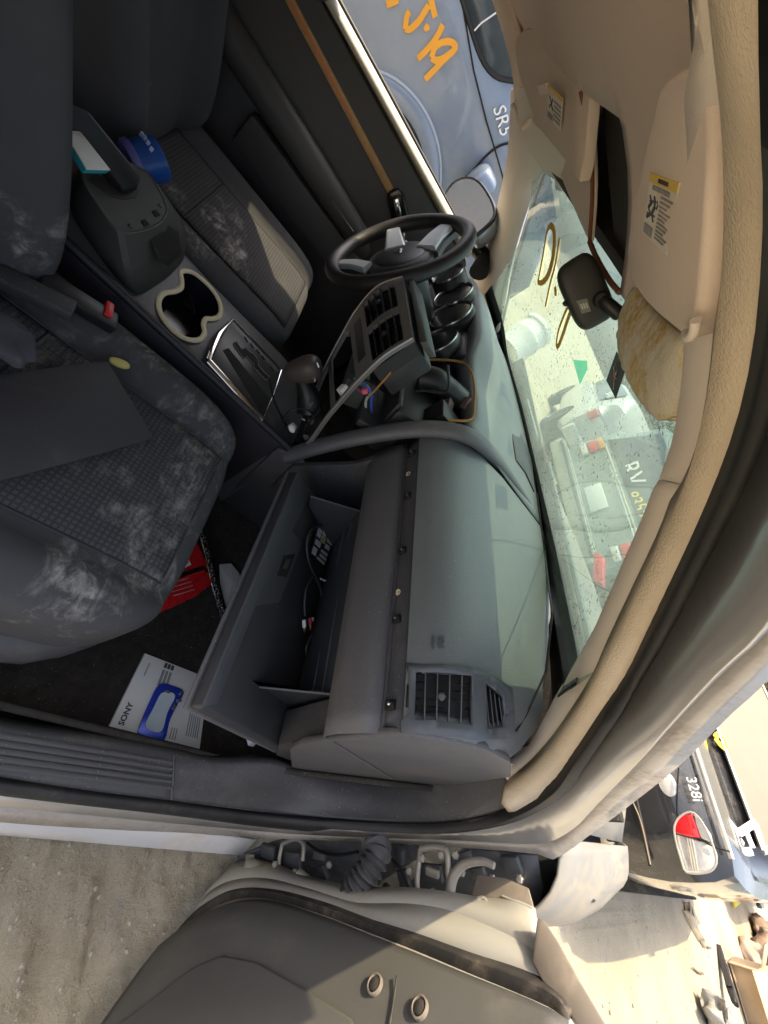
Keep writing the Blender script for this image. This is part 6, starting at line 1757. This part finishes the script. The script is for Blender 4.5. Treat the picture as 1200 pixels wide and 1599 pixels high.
for nm, c, s, r_ in (('side', (8.7, -2.02, .22), (.62, .015, .42), (0, 0, 4)), ('side', (8.66, -1.52, .20), (.60, .015, .38), (6, 0, 2)), ('end', (8.42, -1.78, .18), (.015, .5, .34), (0, -10, 0)), ('end', (9.0, -1.78, .22), (.015, .5, .42), (0, 6, 0)), ('base', (8.7, -1.78, .02), (.6, .5, .015), (0, 0, 0)), ('flap', (8.30, -1.78, .33), (.26, .5, .012), (0, -35, 0)), ('flap', (8.7, -1.40, .40), (.6, .24, .012), (28, 0, 0))):
    box(nm, c, s, m_card, bxx, rot=r_, bev=.003)
crumple('sheet_scrap', (10.6, -1.75, .22), (.6, .35, .20), 'crumpled brown sheet metal heap behind the torn carton', 'scrap', m_scr, amp=.6, fr=5)
crumple('sheet_scrap', (12.6, -1.55, .2), (.5, .35, .18), 'smaller rusty heap of scrap farthest along the dirt lane', 'scrap', m_scr, amp=.6, fr=6)
crumple('trim_scrap', (7.6, -1.55, .06), (.45, .05, .035), 'dark curved trim strip lying in front of the torn carton', 'car part', m_rubber, rotm((0, 8, 25)), amp=.3)
bag = crumple('paper_bag', P(1086, 1441, z=.03), (.26, .09, .04), 'flattened pale paper bag on the sunlit dirt by the black sedan', 'bag', M('bag_paper', (.50, .42, .30), .9, var=.2, vs=20), rotm((0, 0, 155)), amp=.5, fr=12)
o = tube('yellow_strap', spline([P(1146, 1412, z=.03), P(1158, 1402, z=.10), P(1172, 1402, z=.16), P(1190, 1404, z=.20), P(1215, 1402, z=.2)], 20), .05, M('yellow_webbing', (.80, .68, .04), .6, var=.2), None, 8, flat=.4)
tag(o, 'bright yellow strap lying on the dirt behind the black sedan', 'strap')
for k, (x, y) in enumerate(((1135, 1500), (1110, 1480), (1098, 1520))):
    a = P(x, y, z=.012)
    o = tube('twig', [a, a + V((-.22, .02, .0)), a + V((-.45, .07, .005))], [.012, .010, .005], M('twig_%d' % k, (.16, .12, .09), .9), None, 6)
    tag(o, ('dry twig lying farthest out on the sunlit dirt', 'dry twig lying nearest the black sedan on the dirt', 'dry twig lying lowest on the sunlit dirt')[k], 'twig', 'twigs on the dirt')

# ------------------------------------------------------------------ far fence and trees
fen = empty('metal_fence', (24, 4, 0))
tag(fen, 'blue grey sheet metal fence across the far end of the yard', 'fence')
m_fen = M('fence_sheet', (.24, .30, .33), .5, .2, var=.1, dust=.3)
for k in range(26):
    y = -8 + 1.5*k
    box('panel', (24 + .02*(k % 2), y, 1.0), (.05, 1.47, 2.0), m_fen, fen, bev=.01)
for k in range(4):
    box('rail', (23.96, 10.7, .35 + .5*k), (.05, 39, .06), m_fen, fen, bev=.01)
def leaf_mat(nm, c):
    m = M(nm, c, .6, var=.4, vs=3, spec=.3)
    b = m.node_tree.nodes['Principled BSDF']
    b.inputs['Subsurface Weight'].default_value = 0
    return m
m_leafs = [leaf_mat('leaf_a', (.060, .085, .022)), leaf_mat('leaf_b', (.085, .105, .030)), leaf_mat('leaf_c', (.040, .062, .020))]
m_bark = M('bark', (.12, .09, .06), .9, var=.3, vs=20, bump=1, bs=40)
def tree(pos, h, rad, lab, k):
    rnd = random.Random(k*17 + 3)
    root = empty('tree', pos); tag(root, lab, 'tree', 'trees beyond the fence')
    P0 = V(pos)
    trunk = [P0, P0 + V((rnd.uniform(-.2, .2), rnd.uniform(-.2, .2), h*.25)), P0 + V((rnd.uniform(-.4, .4), rnd.uniform(-.4, .4), h*.55))]
    tv, tf = tube_geo(spline(trunk, 10), [h*.035, h*.022], 8)
    for b in range(5):
        a = rnd.uniform(0, 6.28); st_ = trunk[1].lerp(trunk[2], rnd.random())
        aa, bb = tube_geo([st_, st_ + V((math.cos(a)*rad*.4, math.sin(a)*rad*.4, h*.15)), st_ + V((math.cos(a)*rad*.75, math.sin(a)*rad*.75, h*.26))], [h*.012, h*.004], 6)
        tf += [tuple(i + len(tv) for i in f) for f in bb]; tv += aa
    mk('trunk', tv, tf, m_bark, root)
    vs, fs = [], []
    clumps = [(V((rnd.gauss(0, .45)*rad, rnd.gauss(0, .45)*rad, h*(.22 + .72*rnd.random()))), rad*rnd.uniform(.22, .42)) for _ in range(34)]
    for c, r_ in clumps:
        for _ in range(110):
            d = V((rnd.gauss(0, 1), rnd.gauss(0, 1), rnd.gauss(0, .8))).normalized() * r_ * rnd.random() ** .4
            p = P0 + c + d; s = rnd.uniform(.08, .17)
            u = V((rnd.gauss(0, 1), rnd.gauss(0, 1), rnd.gauss(0, 1))).normalized(); w = u.cross(V((rnd.gauss(0, 1), rnd.gauss(0, 1), rnd.gauss(0, 1)))).normalized()
            i = len(vs)
            vs += [p - u*s, p + w*s*.5, p + u*s, p - w*s*.5]; fs.append((i, i+1, i+2, i+3))
    me = bpy.data.meshes.new('crown'); me.from_pydata([v - P0 for v in vs], [], fs)
    o = bpy.data.objects.new('crown', me); finish(o, P0, root, m_leafs[k % 3])
tl_ = [((29, 3, 0), 7, 3.0, 'tree at the right end beyond the sheet metal fence'), ((31, 8, 0), 8, 3.4, 'tall tree second from the right beyond the fence'), ((28.5, 12.5, 0), 6.5, 2.8, 'shorter tree third from the right beyond the fence'),
       ((30, 18, 0), 7.5, 3.2, 'tree fourth from the right beyond the fence'), ((28, 24, 0), 7, 3.0, 'tree fifth from the right beyond the fence'), ((26, 30, 0), 6.5, 3.0, 'leftmost tree beyond the end of the fence')]
for k, (p, h, r_, lab) in enumerate(tl_): tree(p, h, r_, lab, k)
